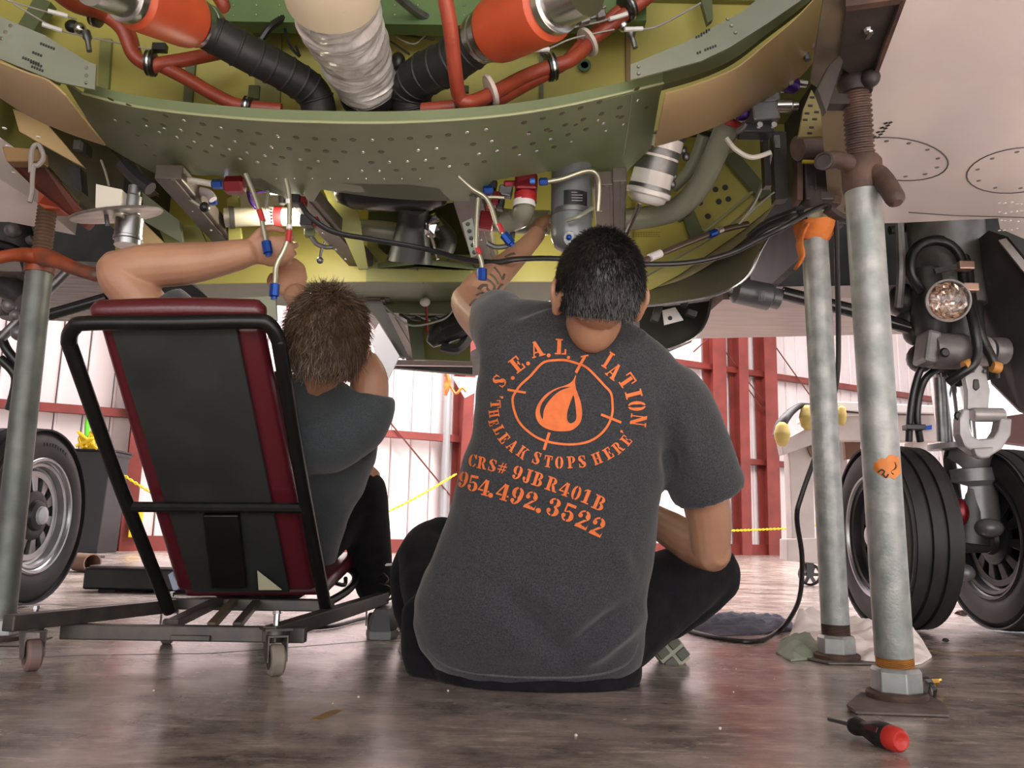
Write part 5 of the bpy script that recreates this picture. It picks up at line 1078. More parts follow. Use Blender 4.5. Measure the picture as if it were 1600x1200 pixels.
for pts, r in [([(440, 880, 2.45), (510, 815, 2.52), (566, 752, 2.56)], [.09, .08, .06]), ([(567, 755, 2.56), (578, 820, 2.6), (588, 890, 2.64), (594, 925, 2.66)], [.056, .054, .042, .036]), ([(380, 880, 2.45), (400, 800, 2.75), (410, 760, 2.9)], [.09, .08, .06]), ([(410, 760, 2.9), (415, 830, 3.0), (420, 890, 3.05)], [.056, .05, .036])]: lb.tube([P(*q) for q in pts], r, 14, 4, True, True)
lme = fuse(lb, 'body', .0036, 4, .5); lbody = link('body', lme, SKINM, ml, 80, 'bare arms and neck'); eyes(lk, lbody)
brown = mat('hair_brown', (.055, .030, .017), .45, col2=(.10, .06, .035), scale=40)
hairdo(lc, lrot, lbody, brown, .0905, .114, .114, lambda d: d.z > -.66+.7*max(0, d.y+.15) and not (abs(d.x) > .93 and d.z < -.2 and d.y > -.3) and not (d.y > .4 and d.z < .3), 9000, .034, .5, 11, (.1, -.3, -1.1), .45, .0011)
lp_ = B(); srings(lp_, [(925, 320, 500, 2.52, .11), (890, 318, 520, 2.50, .13), (865, 330, 520, 2.48, .11)])
for pts, r in [([(440, 885, 2.45), (510, 818, 2.52), (562, 765, 2.56)], [.11, .10, .078]), ([(566, 770, 2.56), (572, 820, 2.59), (580, 880, 2.63), (586, 915, 2.65)], [.078, .075, .066, .062]), ([(380, 885, 2.45), (400, 805, 2.75), (410, 765, 2.9)], [.11, .1, .075]), ([(410, 765, 2.9), (415, 830, 3.0), (420, 885, 3.05)], [.075, .068, .055])]: lp_.tube([P(*q) for q in pts], r, 16, 4, True, True)
link('trousers', fuse(lp_, 'trousers', .01, 6, .5, lambda me: cloth_noise(me, .004, 9, 2)), PANT, ml, 80)
a_ = P(588, 884, 2.64); B().lathe([(.064, 0), (.066, .004), (.064, .008)], a_, (-.05, 0, 1), 18, False).build('ankle_strap', WHITE, ml)
c_ = P(602, 958, 2.62); c_.z = .011; o = shoe(c_, (.05, -.9, 0), (0, 0, -1), 'shoe', ml, mat('shoe_grey', (.06, .06, .065), .5), .27, 'dark trainer with loose laces', False, mat('sole_grey', (.20, .20, .21), .5))
o.location.z = 0
for pts in ([(590, 900, 2.56), (598, 896, 2.55), (606, 905, 2.55), (600, 915, 2.54)], [(592, 912, 2.55), (608, 918, 2.54), (614, 932, 2.53), (604, 938, 2.53)]): B().tube([P(*q) for q in pts], .004, 6, 5).build('lace', BLK, o)
shoe(P(425, 930, 3.0), (.05, -.9, 0), (0, 0, -1), 'shoe', ml, SHOE, .27, None, False)
# ================================================================== print on the back of the t-shirt (stencil letters, flat print lying on the cloth)
PR = mat('orange_print', lin(226, 118, 58), .75, col2=lin(212, 106, 52), scale=60)
def rc(x0, y0, x1, y1): return [(x0, y0), (x1, y0), (x1, y1), (x0, y1)]
def arcp(cx, cy, rx, ry, a0, a1, wk, wn, n=16):
    o, i = [], []
    for k in range(n+1):
        a = R_(a0+(a1-a0)*k/n); w_ = wn+(wk-wn)*abs(math.cos(a))**1.3
        o.append((cx+rx*math.cos(a), cy+ry*math.sin(a))); i.append((cx+(rx-w_)*math.cos(a), cy+(ry-w_*min(1, ry/rx))*math.sin(a)))
    return [[o[k], o[k+1], i[k+1], i[k]] for k in range(n)]
def disc(cx, cy, r): return [[(cx+r*math.cos(2*math.pi*k/12), cy+r*math.sin(2*math.pi*k/12)) for k in range(12)]]
sf = lambda x0, x1, top=True, bot=True: ([rc(x0, .91, x1, 1)] if top else [])+([rc(x0, 0, x1, .09)] if bot else [])
G = {}
G['I'] = (.62, [rc(.18, 0, .46, 1)]+sf(.04, .60))
G['L'] = (.76, [rc(.12, 0, .38, 1)]+sf(.0, .5, True, False)+[rc(0, 0, .36, .09), rc(.44, 0, .74, .09), rc(.62, 0, .74, .36)])
G['E'] = (.76, [rc(.12, 0, .38, 1), rc(0, .91, .72, 1), rc(0, 0, .74, .09), rc(.62, .68, .72, 1), rc(.63, 0, .74, .33), rc(.43, .46, .56, .55), rc(.5, .36, .58, .65)])
G['T'] = (.82, [rc(.28, 0, .55, .86), rc(0, .90, .80, 1), rc(0, .64, .09, 1), rc(.71, .64, .80, 1), rc(.15, 0, .68, .09)])
G['H'] = (.92, [rc(.1, 0, .33, 1), rc(.55, 0, .78, 1), rc(.38, .45, .51, .55)]+sf(0, .42)+sf(.47, .88))
G['N'] = (.98, [rc(.12, 0, .20, .94), rc(.70, .06, .78, 1), [(.04, 1), (.32, 1), (.84, 0), (.58, 0)]]+sf(0, .3, False)+sf(.6, .92, True, False))
G['A'] = (.96, [[(.30, 1), (.52, 1), (.86, 0), (.58, 0)], [(.33, .86), (.38, .74), (.17, 0), (.08, 0)], rc(.26, .26, .50, .34)]+sf(0, .28, False)+sf(.5, .94, False))
G['V'] = (.96, [[(.10, 1), (.38, 1), (.62, 0), (.44, 0)], [(.74, 1), (.82, 1), (.60, .15), (.56, .28)]]+sf(0, .44, True, False)+sf(.64, .92, True, False))
G['K'] = (.95, [rc(.1, 0, .35, 1), [(.40, .46), (.68, .95), (.78, .95), (.5, .46)], [(.44, .56), (.62, .68), (.90, 0), (.62, 0)]]+sf(0, .45)+sf(.56, .9, True, False)+sf(.54, .95, False))
G['P'] = (.80, [rc(.12, 0, .37, 1)]+arcp(.42, .71, .36, .29, -88, 88, .26, .09)+sf(0, .48))
G['R'] = (.92, [rc(.12, 0, .37, 1)]+arcp(.42, .73, .34, .27, -88, 88, .24, .09)+[[(.42, .46), (.64, .46), (.86, .0), (.62, .0)]]+sf(0, .46)+sf(.6, .94, False))
G['B'] = (.86, [rc(.12, 0, .37, 1)]+arcp(.42, .75, .32, .25, -86, 88, .23, .09)+arcp(.42, .27, .38, .27, -88, 86, .26, .09)+sf(0, .42))
G['C'] = (.84, arcp(.43, .5, .41, .51, 104, 256, .27, .09)+arcp(.43, .5, .38, .51, 32, 80, .16, .09)+arcp(.43, .5, .38, .51, -80, -28, .12, .09)+[rc(.68, .64, .78, 1)])
G['S'] = (.76, arcp(.37, .74, .33, .27, 96, 262, .24, .10)+arcp(.37, .74, .31, .27, 28, 84, .10, .09)+arcp(.37, .26, .34, .28, -96, 84, .25, .10)+arcp(.37, .26, .33, .28, 206, 262, .10, .09)+[rc(.60, .66, .68, .98), rc(.04, .02, .12, .34), [(.12, .72), (.32, .78), (.62, .32), (.40, .22)]])
G['O'] = (.86, arcp(.42, .5, .41, .51, 98, 262, .28, .09)+arcp(.42, .5, .41, .51, -82, 82, .28, .09)); G['0'] = (.76, arcp(.37, .5, .36, .51, 98, 262, .24, .09)+arcp(.37, .5, .36, .51, -82, 82, .24, .09))
G['J'] = (.72, [rc(.34, .2, .60, 1)]+arcp(.34, .26, .27, .27, -92, -8, .26, .10)+arcp(.34, .26, .27, .27, 190, 262, .12, .10)+disc(.14, .28, .12)+sf(.22, .72, True, False))
G['#'] = (.86, [[(.20, 0), (.30, 0), (.48, .9), (.38, .9)], [(.46, 0), (.56, 0), (.74, .9), (.64, .9)], rc(.08, .54, .84, .64), rc(.04, .26, .78, .36)])
G['1'] = (.60, [rc(.20, 0, .46, 1), [(.02, .78), (.2, .9), (.2, 1), (.02, .86)]]+sf(.04, .62, False))
G['2'] = (.80, arcp(.37, .70, .35, .30, -40, 84, .27, .10)+arcp(.37, .70, .33, .30, 96, 170, .10, .10)+disc(.15, .66, .13)+[[(.44, .50), (.66, .54), (.30, .20), (.06, .10)], [(.04, 0), (.10, .2), (.42, .20), (.50, 0)], [(.50, 0), (.46, .18), (.70, .12), (.76, .30), (.76, 0)]])
G['3'] = (.78, arcp(.36, .75, .32, .25, -88, 84, .24, .09)+arcp(.36, .75, .3, .25, 96, 165, .10, .09)+arcp(.36, .27, .37, .28, -84, 86, .27, .09)+arcp(.36, .27, .33, .28, 195, 264, .10, .09)+disc(.15, .72, .11)+disc(.14, .26, .12))
G['4'] = (.84, [rc(.42, 0, .66, .94), [(.42, 1), (.50, .92), (.12, .36), (.0, .30)], rc(0, .24, .38, .34), rc(.70, .24, .82, .34), rc(.3, 0, .78, .08)])
G['5'] = (.78, [rc(.10, .82, .66, .98), [(.10, .98), (.20, .98), (.18, .50), (.10, .46)]]+arcp(.36, .30, .37, .31, -84, 96, .27, .10)+arcp(.36, .30, .33, .31, 195, 264, .10, .09)+disc(.14, .27, .12)+[[(.12, .46), (.2, .52), (.34, .60), (.34, .51)]])
G['9'] = (.80, arcp(.38, .68, .36, .33, 98, 262, .25, .09)+arcp(.38, .68, .37, .33, -78, 82, .26, .09)+[[(.72, .70), (.75, .62), (.70, .36), (.48, .42), (.49, .60)], [(.70, .36), (.58, .14), (.36, .0), (.32, .08), (.46, .26), (.48, .42)]]+arcp(.34, .20, .28, .20, 190, 264, .12, .09)+disc(.17, .20, .12))
G['.'] = (.34, disc(.16, .14, .15)); G["'"] = (.30, disc(.15, .88, .12)+[[(.16, .98), (.27, .9), (.10, .62), (.06, .64)]])
def crop(cx, cy): return 700+cx*.3, 500+cy*.3
def print_polys(polys, nm, m, lift=.0016, cell=5.0, parent=None):
    bm = bmesh.new()
    for q in polys:
        vs = [bm.verts.new((x, y, 0)) for x, y in q]
        try: bm.faces.new(vs)
        except ValueError: pass
    bmesh.ops.triangulate(bm, faces=bm.faces[:])
    for ax in (0, 1):
        lo = min(v.co[ax] for v in bm.verts); hi = max(v.co[ax] for v in bm.verts); k = math.ceil(lo/cell)
        while k*cell < hi:
            co = [0, 0, 0]; no = [0, 0, 0]; co[ax] = k*cell; no[ax] = 1
            bmesh.ops.bisect_plane(bm, geom=bm.verts[:]+bm.edges[:]+bm.faces[:], plane_co=co, plane_no=no); k += 1
    bad = []
    for v in bm.verts:
        p = onshirt(v.co.x, v.co.y, lift)
        if p is None: bad.append(v)
        else: v.co = p
    if bad: bmesh.ops.delete(bm, geom=bad, context='VERTS')
    me = bpy.data.meshes.new(nm); bm.to_mesh(me); bm.free()
    return link(nm, me, m, parent or shirt, 180, kind='stuff')
def glyph(ch, cx, cy, rot, h, wsc=1.0, skew=0.0):
    """letter centred at crop point (cx, cy); baseline turned clockwise by rot"""
    w_, polys = G[ch]; a = R_(rot); ux, uy = math.cos(a), math.sin(a); vx, vy = math.sin(a), -math.cos(a); out = []
    for q in polys:
        o = []
        for x, y in q:
            X = (x-w_/2)*h*wsc+skew*(y-.5)*h; Y = (y-.5)*h; o.append(crop(cx+ux*X+vx*Y, cy+uy*X+vy*Y))
        out.append(o)
    return out
L1 = [('S', 270, 318, -58, 72, .95), ('.', 322, 284, -45, 70, 1), ('E', 360, 232, -38, 80, .95), ('.', 408, 204, -25, 70, 1), ('A', 464, 152, -16, 82, .92), ('.', 523, 160, -5, 70, 1), ('L', 588, 140, 3, 82, .95), ('.', 630, 176, 8, 60, 1),
      ('I', 833, 210, 33, 88, .62), ('A', 866, 268, 40, 84, .80), ('T', 932, 318, 56, 84, .86), ('I', 966, 386, 76, 86, .80), ('O', 982, 448, 88, 90, .66), ('N', 990, 524, 97, 84, .82)]
L2 = [("'", 262, 402, 95, 56, 1), ('T', 250, 440, 86, 52, .95), ('H', 242, 488, 81, 52, .85), ('E', 240, 534, 74, 50, .85), ('L', 268, 572, 62, 56, .9), ('E', 294, 616, 52, 58, .9), ('A', 338, 656, 44, 60, .82), ('K', 390, 690, 36, 62, .82), ('S', 463, 718, 18, 64, .88), ('T', 522, 736, 9, 62, .82), ('O', 580, 742, 1, 64, .82), ('P', 642, 740, -5, 62, .88), ('S', 698, 736, -9, 62, .88), ('H', 776, 720, -22, 60, .9), ('E', 833, 694, -32, 60, .92), ('R', 884, 664, -40, 60, .85), ('E', 926, 627, -52, 58, .85), ("'", 920, 590, -60, 56, 1)]
L3 = [('C', 132, 733, 8, 64, .82), ('R', 180, 745, 10, 62, .86), ('S', 234, 757, 12, 62, .90), ('#', 284, 768, 13, 62, .95), ('9', 364, 796, 16, 72, .90), ('J', 414, 812, 17, 74, .85), ('B', 470, 830, 18, 72, .92), ('R', 543, 855, 19, 72, .96), ('4', 610, 878, 20, 74, .90), ('0', 668, 900, 21, 74, .90), ('1', 720, 918, 22, 74, .95), ('B', 787, 952, 23, 76, 1.0)]
L4 = [('9', 84, 832, 10, 84, .78), ('5', 135, 850, 12, 84, .85), ('4', 192, 870, 14, 86, .85), ('.', 232, 882, 15, 88, 1), ('4', 290, 893, 16, 90, .92), ('9', 362, 916, 17, 92, .90), ('2', 434, 938, 18, 92, .95), ('.', 482, 960, 19, 92, 1), ('3', 553, 974, 20, 94, .98), ('5', 630, 1002, 22, 96, .95), ('2', 705, 1038, 23, 96, .95), ('2', 780, 1075, 24, 98, .95)]
for nm, LL in (('slogan_print', L1), ('slogan_print', L2), ('number_print', L3), ('number_print', L4)):
    pl = []
    for ch, cx, cy, rot, h, ws in LL: pl += glyph(ch, cx, cy, rot, h, ws)
    print_polys(pl, nm, PR)
ringp = catmull([Vector((x, y, 0)) for x, y in ((525, 213), (600, 210), (660, 225), (718, 247), (768, 292), (812, 340), (848, 382), (856, 440), (854, 490), (832, 548), (790, 598), (730, 634), (650, 648), (560, 642), (480, 620), (420, 582), (372, 532), (346, 470), (338, 412), (352, 378), (382, 336), (430, 292), (470, 246), (498, 222), (525, 213))], 4)
pl = []
for i in range(len(ringp)-1):
    a, c = ringp[i], ringp[i+1]; n0 = (ringp[i+1]-ringp[i-1 if i else -2]).normalized(); n1 = (ringp[(i+2) if i+2 < len(ringp) else 1]-ringp[i]).normalized(); k = lambda p, n, s: crop(p.x-n.y*s, p.y+n.x*s)
    pl.append([k(a, n0, 6), k(c, n1, 6), k(c, n1, -6), k(a, n0, -6)])
def stick(x0, y0, x1, y1, w_):
    d = Vector((x1-x0, y1-y0)).normalized(); n = Vector((-d.y, d.x))*w_/2; return [crop(x0+n.x, y0+n.y), crop(x1+n.x, y1+n.y), crop(x1-n.x, y1-n.y), crop(x0-n.x, y0-n.y)]
print_polys(pl, 'ring_print', PR)
print_polys([stick(714, 190, 666, 276, 15), stick(692, 192, 732, 184, 9), stick(312, 364, 406, 379, 12), stick(796, 492, 901, 534, 13), stick(528, 586, 500, 676, 15)], 'crosshair_print', PR, .0018)
sm = lambda pts, s=3: [crop(p.x, p.y) for p in catmull([Vector((x, y, 0)) for x, y in pts], s)]
print_polys([sm(((664, 288), (648, 318), (615, 340), (560, 358), (505, 392), (466, 446), (457, 498), (480, 545), (530, 572), (592, 580), (648, 572), (688, 535), (698, 485), (690, 425), (668, 362), (662, 322), (668, 292)))], 'drop_print', PR)
print_polys([sm(((652, 392), (638, 430), (622, 480), (622, 522), (638, 538), (660, 528), (668, 505), (664, 450), (656, 400), (652, 392))), sm(((640, 350), (590, 354), (535, 384), (492, 432), (480, 480), (494, 518), (500, 470), (528, 420), (580, 372), (640, 350)))], 'drop_gap', SHIRT, .0026)
# ================================================================== jack posts
GALV = mat('galvanised_pipe', (.34, .345, .33), .46, .4, col2=(.20, .22, .21), scale=22, det=8, bump=.25, bscale=90); RUST = mat('rusty_steel', (.11, .062, .045), .65, .3, col2=(.055, .035, .03), scale=18, bump=.3, bscale=70); BRNS = mat('brown_black_steel', (.055, .042, .036), .55, .3, col2=(.03, .025, .024), scale=14); AMB = mat('amber_thread_tape', lin(190, 130, 60), .5, col2=lin(150, 95, 45), scale=30)
TAPE = mat('orange_tape', lin(222, 140, 62), .55, col2=lin(196, 112, 40), scale=20)
def thread(a, c, r, m, par, nm, pitch=.011):
    a = Vector(a); c = Vector(c); d = (c-a).normalized(); n = int((c-a).length/pitch); prof = [(r*.9, 0)]
    for i in range(n): prof += [(r, i*pitch+pitch*.25), (r, i*pitch+pitch*.5), (r*.88, i*pitch+pitch*.75), (r*.88, i*pitch+pitch*.98)]
    return B().lathe(prof, a, d, 20).build(nm, m, par, 20)
def post_foot(p, foot, d, r, plate, amber):
    hexm = mat('hex_nut_galv', (.33, .34, .33), .4, .6, col2=(.25, .26, .25), scale=25)
    B().lathe([(r*1.32, .018), (r*1.32, .058), (r*1.2, .066), (r*1.02, .067)], foot, (0, 0, 1), 6).build('hex_nut', hexm, p, 15, .003)
    B().lathe([(r*1.55, .006), (r*1.58, .010), (r*1.58, .016), (r*1.5, .019)], foot, (0, 0, 1), 28).build('rusty_washer', RUST, p)
    thread(foot+Vector((0, 0, .066)), foot+d*.100, r*.985, AMB if amber else RUST, p, 'pipe_thread', .004)
    B().prism([Vector((x, y, .002)) for x, y in plate], (0, 0, .004)).build('base_plate', mat('dusty_plate', (.17, .135, .12), .6, .2, col2=(.10, .075, .065), scale=20), p, 0)
# front right post
f1 = PZ(1402, 1095); t1 = P(1347, 278, 1.655); d1 = (t1-f1).normalized(); r1 = .0372
j1 = thing('jack_post', 'front galvanised jack post with orange tape patch and rusty screw, screwdriver at its foot', 'jack stand', f1)
b = B().cyl(f1+d1*.088, t1, r1, r1, 32); pipe = b.build('pipe', GALV, j1)
post_foot(j1, f1, d1, r1, [tuple(PZ(*q)[:2]) for q in ((1323, 1105), (1337, 1117), (1483, 1122), (1474, 1102), (1440, 1086), (1345, 1086))], True)
B().prism([PZ(1338, 1117, .003), PZ(1324, 1105, .003), PZ(1322, 1103, .012), PZ(1336, 1115, .009)], (.004, 0, 0)).build('plate_lip', RUST, j1, 0)
B().lathe([(r1*1.05, -.03), (r1*1.12, -.02), (r1*1.12, .035), (r1*.95, .045)], t1, d1, 24).build('screw_collar', RUST, j1)
thread(t1+d1*.03, P(1336, 118, 1.60), .030, RUST, j1, 'jack_screw', .0105)
hb = t1+d1*.02
o = B().tube([hb, P(1310, 250, 1.62), P(1288, 252, 1.58)], [.020, .0185, .0185], 16, 4).build('handle_arm', RUST, j1); B().lathe([(.0185, 0), (.0195, .002), (.0150, .003), (.0145, -.01)], P(1287, 252, 1.575), (-.5, -.8, 0), 16).build('arm_end', BRNS, o)
B().tube([hb, P(1375, 275, 1.62), P(1398, 309, 1.58)], [.022, .021, .020], 16, 4, ends=True).build('handle_arm', RUST, j1)
# sticky tape patch curved round the pipe
q0 = f1+d1*((P(1380, 733, 1.70)-f1).dot(d1)); rows_ = []
for i in range(9):
    a = -1.0+i*.20; rr = r1+.0012; up = (.008, .014, .020, .018, .026, .027, .022, .026, .012)[i]; dn = (.004, .012, .018, .022, .019, .024, .017, .012, .010)[i]
    rad = Vector((math.sin(a+.2), -math.cos(a+.2), 0)); rows_.append((q0+rad*rr+d1*up, q0+rad*rr-d1*dn))
B().strip([a for a, _ in rows_], [c for _, c in rows_], (0, .001, 0)).build('tape_patch', TAPE, j1, 60, label='torn orange tape patch')
for pts in ([(1372, 738), (1377, 734), (1382, 737), (1378, 742)], [(1380, 741), (1384, 746), (1388, 741)], [(1386, 720), (1396, 721), (1400, 730), (1392, 737), (1396, 741)]): B().tube([P(x, y, 1.6645) for x, y in pts], .0016, 5, 4).build('tape_scrawl', BRNS, j1)
# saddle bracket on top of the screw
tp = P(1336, 118, 1.60); bk = B(); bk.prism([PZ(1322, 14, 1.28), PZ(1410, 4, 1.28), PZ(1368, 112, 1.28), PZ(1345, 132, 1.28), PZ(1312, 104, 1.28)], (0, 0, .016)); bk.build('saddle_plate', BRNS, j1, 0, .003)
B().prism([PZ(1408, 2, 1.27), PZ(1416, 0, 1.27), PZ(1373, 114, 1.27), PZ(1366, 114, 1.27)], (0, 0, .028)).build('saddle_edge', RUST, j1, 0)
B().prism([PZ(1322, 10, 1.27), PZ(1411, -2, 1.27), PZ(1409, 6, 1.27), PZ(1322, 19, 1.27)], (0, 0, .028)).build('saddle_edge', RUST, j1, 0)
B().lathe([(.032, -.03), (.038, -.01), (.036, .0), (.03, .012)], tp-d1*.01, d1, 20).build('screw_head', BRNS, j1); B().ball(P(1360, 122, 1.565), .02).build('saddle_lug', BRNS, j1)
B().prism([P(1312, 85, 1.50), P(1318, 95, 1.50), P(1291, 176, 1.50), P(1277, 138, 1.50), P(1296, 100, 1.50)], (0, .02, 0)).build('saddle_blade', BRNS, j1, 0, .002); B().prism([PZ(1290, -20, 1.287), PZ(1325, -20, 1.287), PZ(1318, 104, 1.287), PZ(1282, 140, 1.287), PZ(1266, 130, 1.287)], (0, 0, .012)).build('saddle_web', mat('saddle_olive', (.13, .10, .06), .55, col2=(.05, .04, .03), scale=10), j1, 0)
B().prism([P(1300, 146, 1.60), P(1330, 146, 1.60), P(1330, 162, 1.60), P(1296, 162, 1.60)], (0, .03, 0)).build('saddle_shelf', BRNS, j1, 0); o = B().lathe([(.010, 0), (.008, .006)], PZ(1357, 46, 1.279), (0, 0, -1), 8).build('saddle_bolt', STEEL, j1); B().box(PZ(1358, 54, 1.272), (.008, .02, .008)).build('bolt_pin', STEEL, j1)
# second post
f2 = PZ(1308, 1032); t2 = P(1272, 352, 2.237); d2 = (t2-f2).normalized()
j2 = thing('jack_post', 'thinner looking galvanised jack post set back beside the white rag, orange foam at its top', 'jack stand', f2)
B().cyl(f2+d2*.095, t2, r1*.98, r1*.98, 28).build('pipe', GALV, j2); post_foot(j2, f2, d2, r1, [(f2.x-.085, f2.y+.0), (f2.x-.055, f2.y-.085), (f2.x+.10, f2.y-.07), (f2.x+.13, f2.y+.07), (f2.x-.06, f2.y+.09)], False)
FOAM = mat('orange_foam', lin(205, 118, 50), .75, col2=lin(170, 88, 34), scale=25, bump=.6, bscale=50)
def lumpy(b, nm, m, par, amp=.006, sc=30, voxel=None, lab=None):
    me = b.mesh(nm)
    for v in me.vertices: v.co += Vector((noise.noise(v.co*sc), noise.noise(v.co*sc+Vector((7, 0, 0))), noise.noise(v.co*sc+Vector((0, 9, 0)))))*amp
    return link(nm, me, m, par, 60, lab)
lumpy(B().lathe([(.037, -.055), (.046, -.045), (.054, -.02), (.056, .0), (.052, .03), (.03, .045)], t2, d2, 26), 'foam_collar', FOAM, j2, .014, 22, lab='orange expanding foam'); lumpy(B().tube([P(1258, 352, 2.19), P(1250, 378, 2.18), P(1252, 400, 2.18), P(1243, 418, 2.18)], [.02, .022, .02, .012], 12, 5, ell=.35), 'foam_drip', FOAM, j2, .008, 20); lumpy(B().ball(P(1280, 334, 2.19), (.05, .03, .018), 14, 8), 'foam_cap', mat('pale_foam', (.35, .36, .26), .7, col2=(.12, .11, .08), scale=30), j2, .008, 30)
B().tube([t2, t2+d2*.11], .03, 16, 1).build('jack_screw', BRNS, j2); B().box(P(1275, 288, 2.24), (.085, .06, .12)).build('saddle_block', BRNS, j2, 0, .006); B().box(P(1300, 285, 2.26), (.05, .05, .15), Matrix.Rotation(.15, 3, 'Y')).build('saddle_cheek', RUST, j2, 0, .004); B().box(P(1246, 275, 2.24), (.018, .05, .17), Matrix.Rotation(.05, 3, 'Y')).build('saddle_cheek', RUST, j2, 0, .004)
B().tube([P(1246, 232, 2.2), P(1290, 226, 2.22), P(1330, 224, 2.24)], [.036, .038, .036], 18, 4).build('pad_roll', mat('pinkish_pad', (.20, .145, .125), .6, col2=(.14, .1, .09), scale=14), j2); B().box(P(1263, 253, 2.18), (.035, .01, .008)).build('yellow_tag', mat('yellow_mark', (1, 1, 1)), j2, 0); B().box(P(1274, 285, 2.2), (.005, .006, .05)).build('pin', STEEL, j2, 0)
B().tube([P(1290, 326, 2.16), P(1310, 340, 2.2), P(1340, 345, 2.25)], .02, 10, 3, ell=.6).build('saddle_arm', BRNS, j2)
# rear skin beside the saddle with drilled holes is part of the aircraft
o = plate('drilled_strap', [(1268, 140), (1286, 176), (1312, 168), (1298, 212), (1248, 214), (1256, 170)], 2.02, .012, mat('tan_olive', (.33, .27, .11), .45, col2=(.26, .22, .09), scale=6)); b = B()
for x, y in ((1269, 152), (1266, 165), (1261, 177), (1276, 175), (1258, 187), (1273, 186), (1268, 199), (1265, 208)): b.box(P(x, y, 2.018), (.012, .002, .005))
b.build('strap_slot', DARK, o, 0, kind='stuff')
# left post
f3 = PZ(-2, 1003); t3 = P(63, 412, 2.3); d3 = (t3-f3).normalized(); j3 = thing('jack_post', 'dull jack post with orange painted handle and saddle beam beside the left wheel', 'jack stand', f3)
GAL2 = mat('dull_galvanised', (.16, .17, .155), .5, .5, col2=(.10, .11, .10), scale=14, bump=.15, bscale=70); ORP = mat('orange_worn_paint', lin(150, 66, 34), .5, col2=(.09, .04, .025), scale=12, lo=.4, hi=.65, bump=.2, bscale=50); MAR = mat('brick_red_paint', lin(98, 44, 30), .55, col2=lin(70, 34, 26), scale=6)
B().cyl(f3+d3*.04, t3, .036, .036, 28).build('pipe', GAL2, j3); post_foot(j3, f3, d3, .036, [(f3.x-.1, f3.y-.08), (f3.x+.1, f3.y-.08), (f3.x+.1, f3.y+.08), (f3.x-.1, f3.y+.08)], False)
B().lathe([(.04, -.03), (.042, 0), (.04, .02), (.03, .03)], t3, d3, 18).build('screw_collar', ORP, j3); thread(t3+d3*.02, P(78, 296, 2.3), .027, mat('brown_screw', (.10, .055, .03), .6, .2), j3, 'jack_screw', .0105)
lumpy(B().tube([P(60, 402, 2.27), P(35, 398, 2.24), P(5, 402, 2.2), P(-40, 412, 2.16)], [.026, .02, .018, .016], 12, 5), 'handle_arm', ORP, j3, .004, 20, lab='orange painted handle'); lumpy(B().tube([P(62, 400, 2.27), P(90, 408, 2.22), P(118, 420, 2.2), P(150, 430, 2.18)], [.028, .022, .02, .019], 12, 5, ends=True), 'handle_arm', ORP, j3, .004, 20)
B().prism([P(58, 318, 2.27), P(62, 255, 2.15), P(75, 300, 2.2), P(98, 318, 2.27), P(92, 326, 2.27), P(70, 326, 2.27)], (0, .06, 0)).build('saddle_gusset', mat('orange_gusset', lin(170, 72, 40), .5), j3, 0, .004); B().prism([P(8, 250, 2.05), P(62, 248, 2.05), P(142, 345, 2.2), P(132, 356, 2.2), P(52, 292, 2.08)], (0, .03, 0)).build('saddle_beam', MAR, j3, 0, .004, 'brick red saddle beam'); B().prism([P(2, 228, 2.0), P(62, 232, 2.0), P(64, 252, 2.0), P(9, 252, 2.0)], (0, .04, 0)).build('saddle_end', mat('wood_block', (.22, .13, .05), .6), j3, 0, .004)
B().tube([P(48, 270, 1.97), P(50, 235, 1.97), P(60, 226, 1.97), P(68, 245, 1.97), P(60, 258, 1.97), P(52, 262, 1.97), P(50, 300, 1.98), P(46, 316, 1.98)], .006, 8, 6).build('rope_tie', mat('grey_rope', (.25, .22, .2), .8), j3)
# ================================================================== cable
ca = B().tube([P(470, 318, 2.08), P(484, 338, 2.08), P(520, 362, 2.1), P(580, 374, 2.12), (P(660, 388, 2.15)), P(720, 404, 2.1), P(770, 410, 2.04), P(810, 405, 2.04), P(866, 404, 2.1), P(930, 410, 2.14), P(1010, 413, 2.14), P(1080, 410, 2.14), P(1140, 396, 2.14), P(1190, 372, 2.12), P(1230, 352, 2.10), P(1268, 330, 2.13), P(1296, 322, 2.17), P(1306, 345, 2.20), P(1308, 420, 2.26), P(1310, 520, 2.34), P(1308, 590, 2.38), P(1295, 650, 2.42), P(1275, 710, 2.44), P(1252, 775, 2.46), P(1245, 810, 2.48), P(1253, 870, 2.55), P(1250, 930, 2.65), P(1235, 965, 2.75), PZ(1215, 987, .006), PZ(1180, 1002, .006), PZ(1130, 998, .006), PZ(1085, 988, .006), PZ(1040, 975, .006)], .0075, 10, 6).build('power_cable', BLK)
tag(ca, 'black power cable draped along the belly and hanging behind the jack posts', 'cable')
tag(B().tube([PZ(430, 985, .008), PZ(470, 982, .008), PZ(520, 978, .008), PZ(560, 968, .008), PZ(590, 962, .008)], .007, 8, 6).build('air_hose', BLK), 'black hose lying on the floor beneath the maroon seat', 'hose')
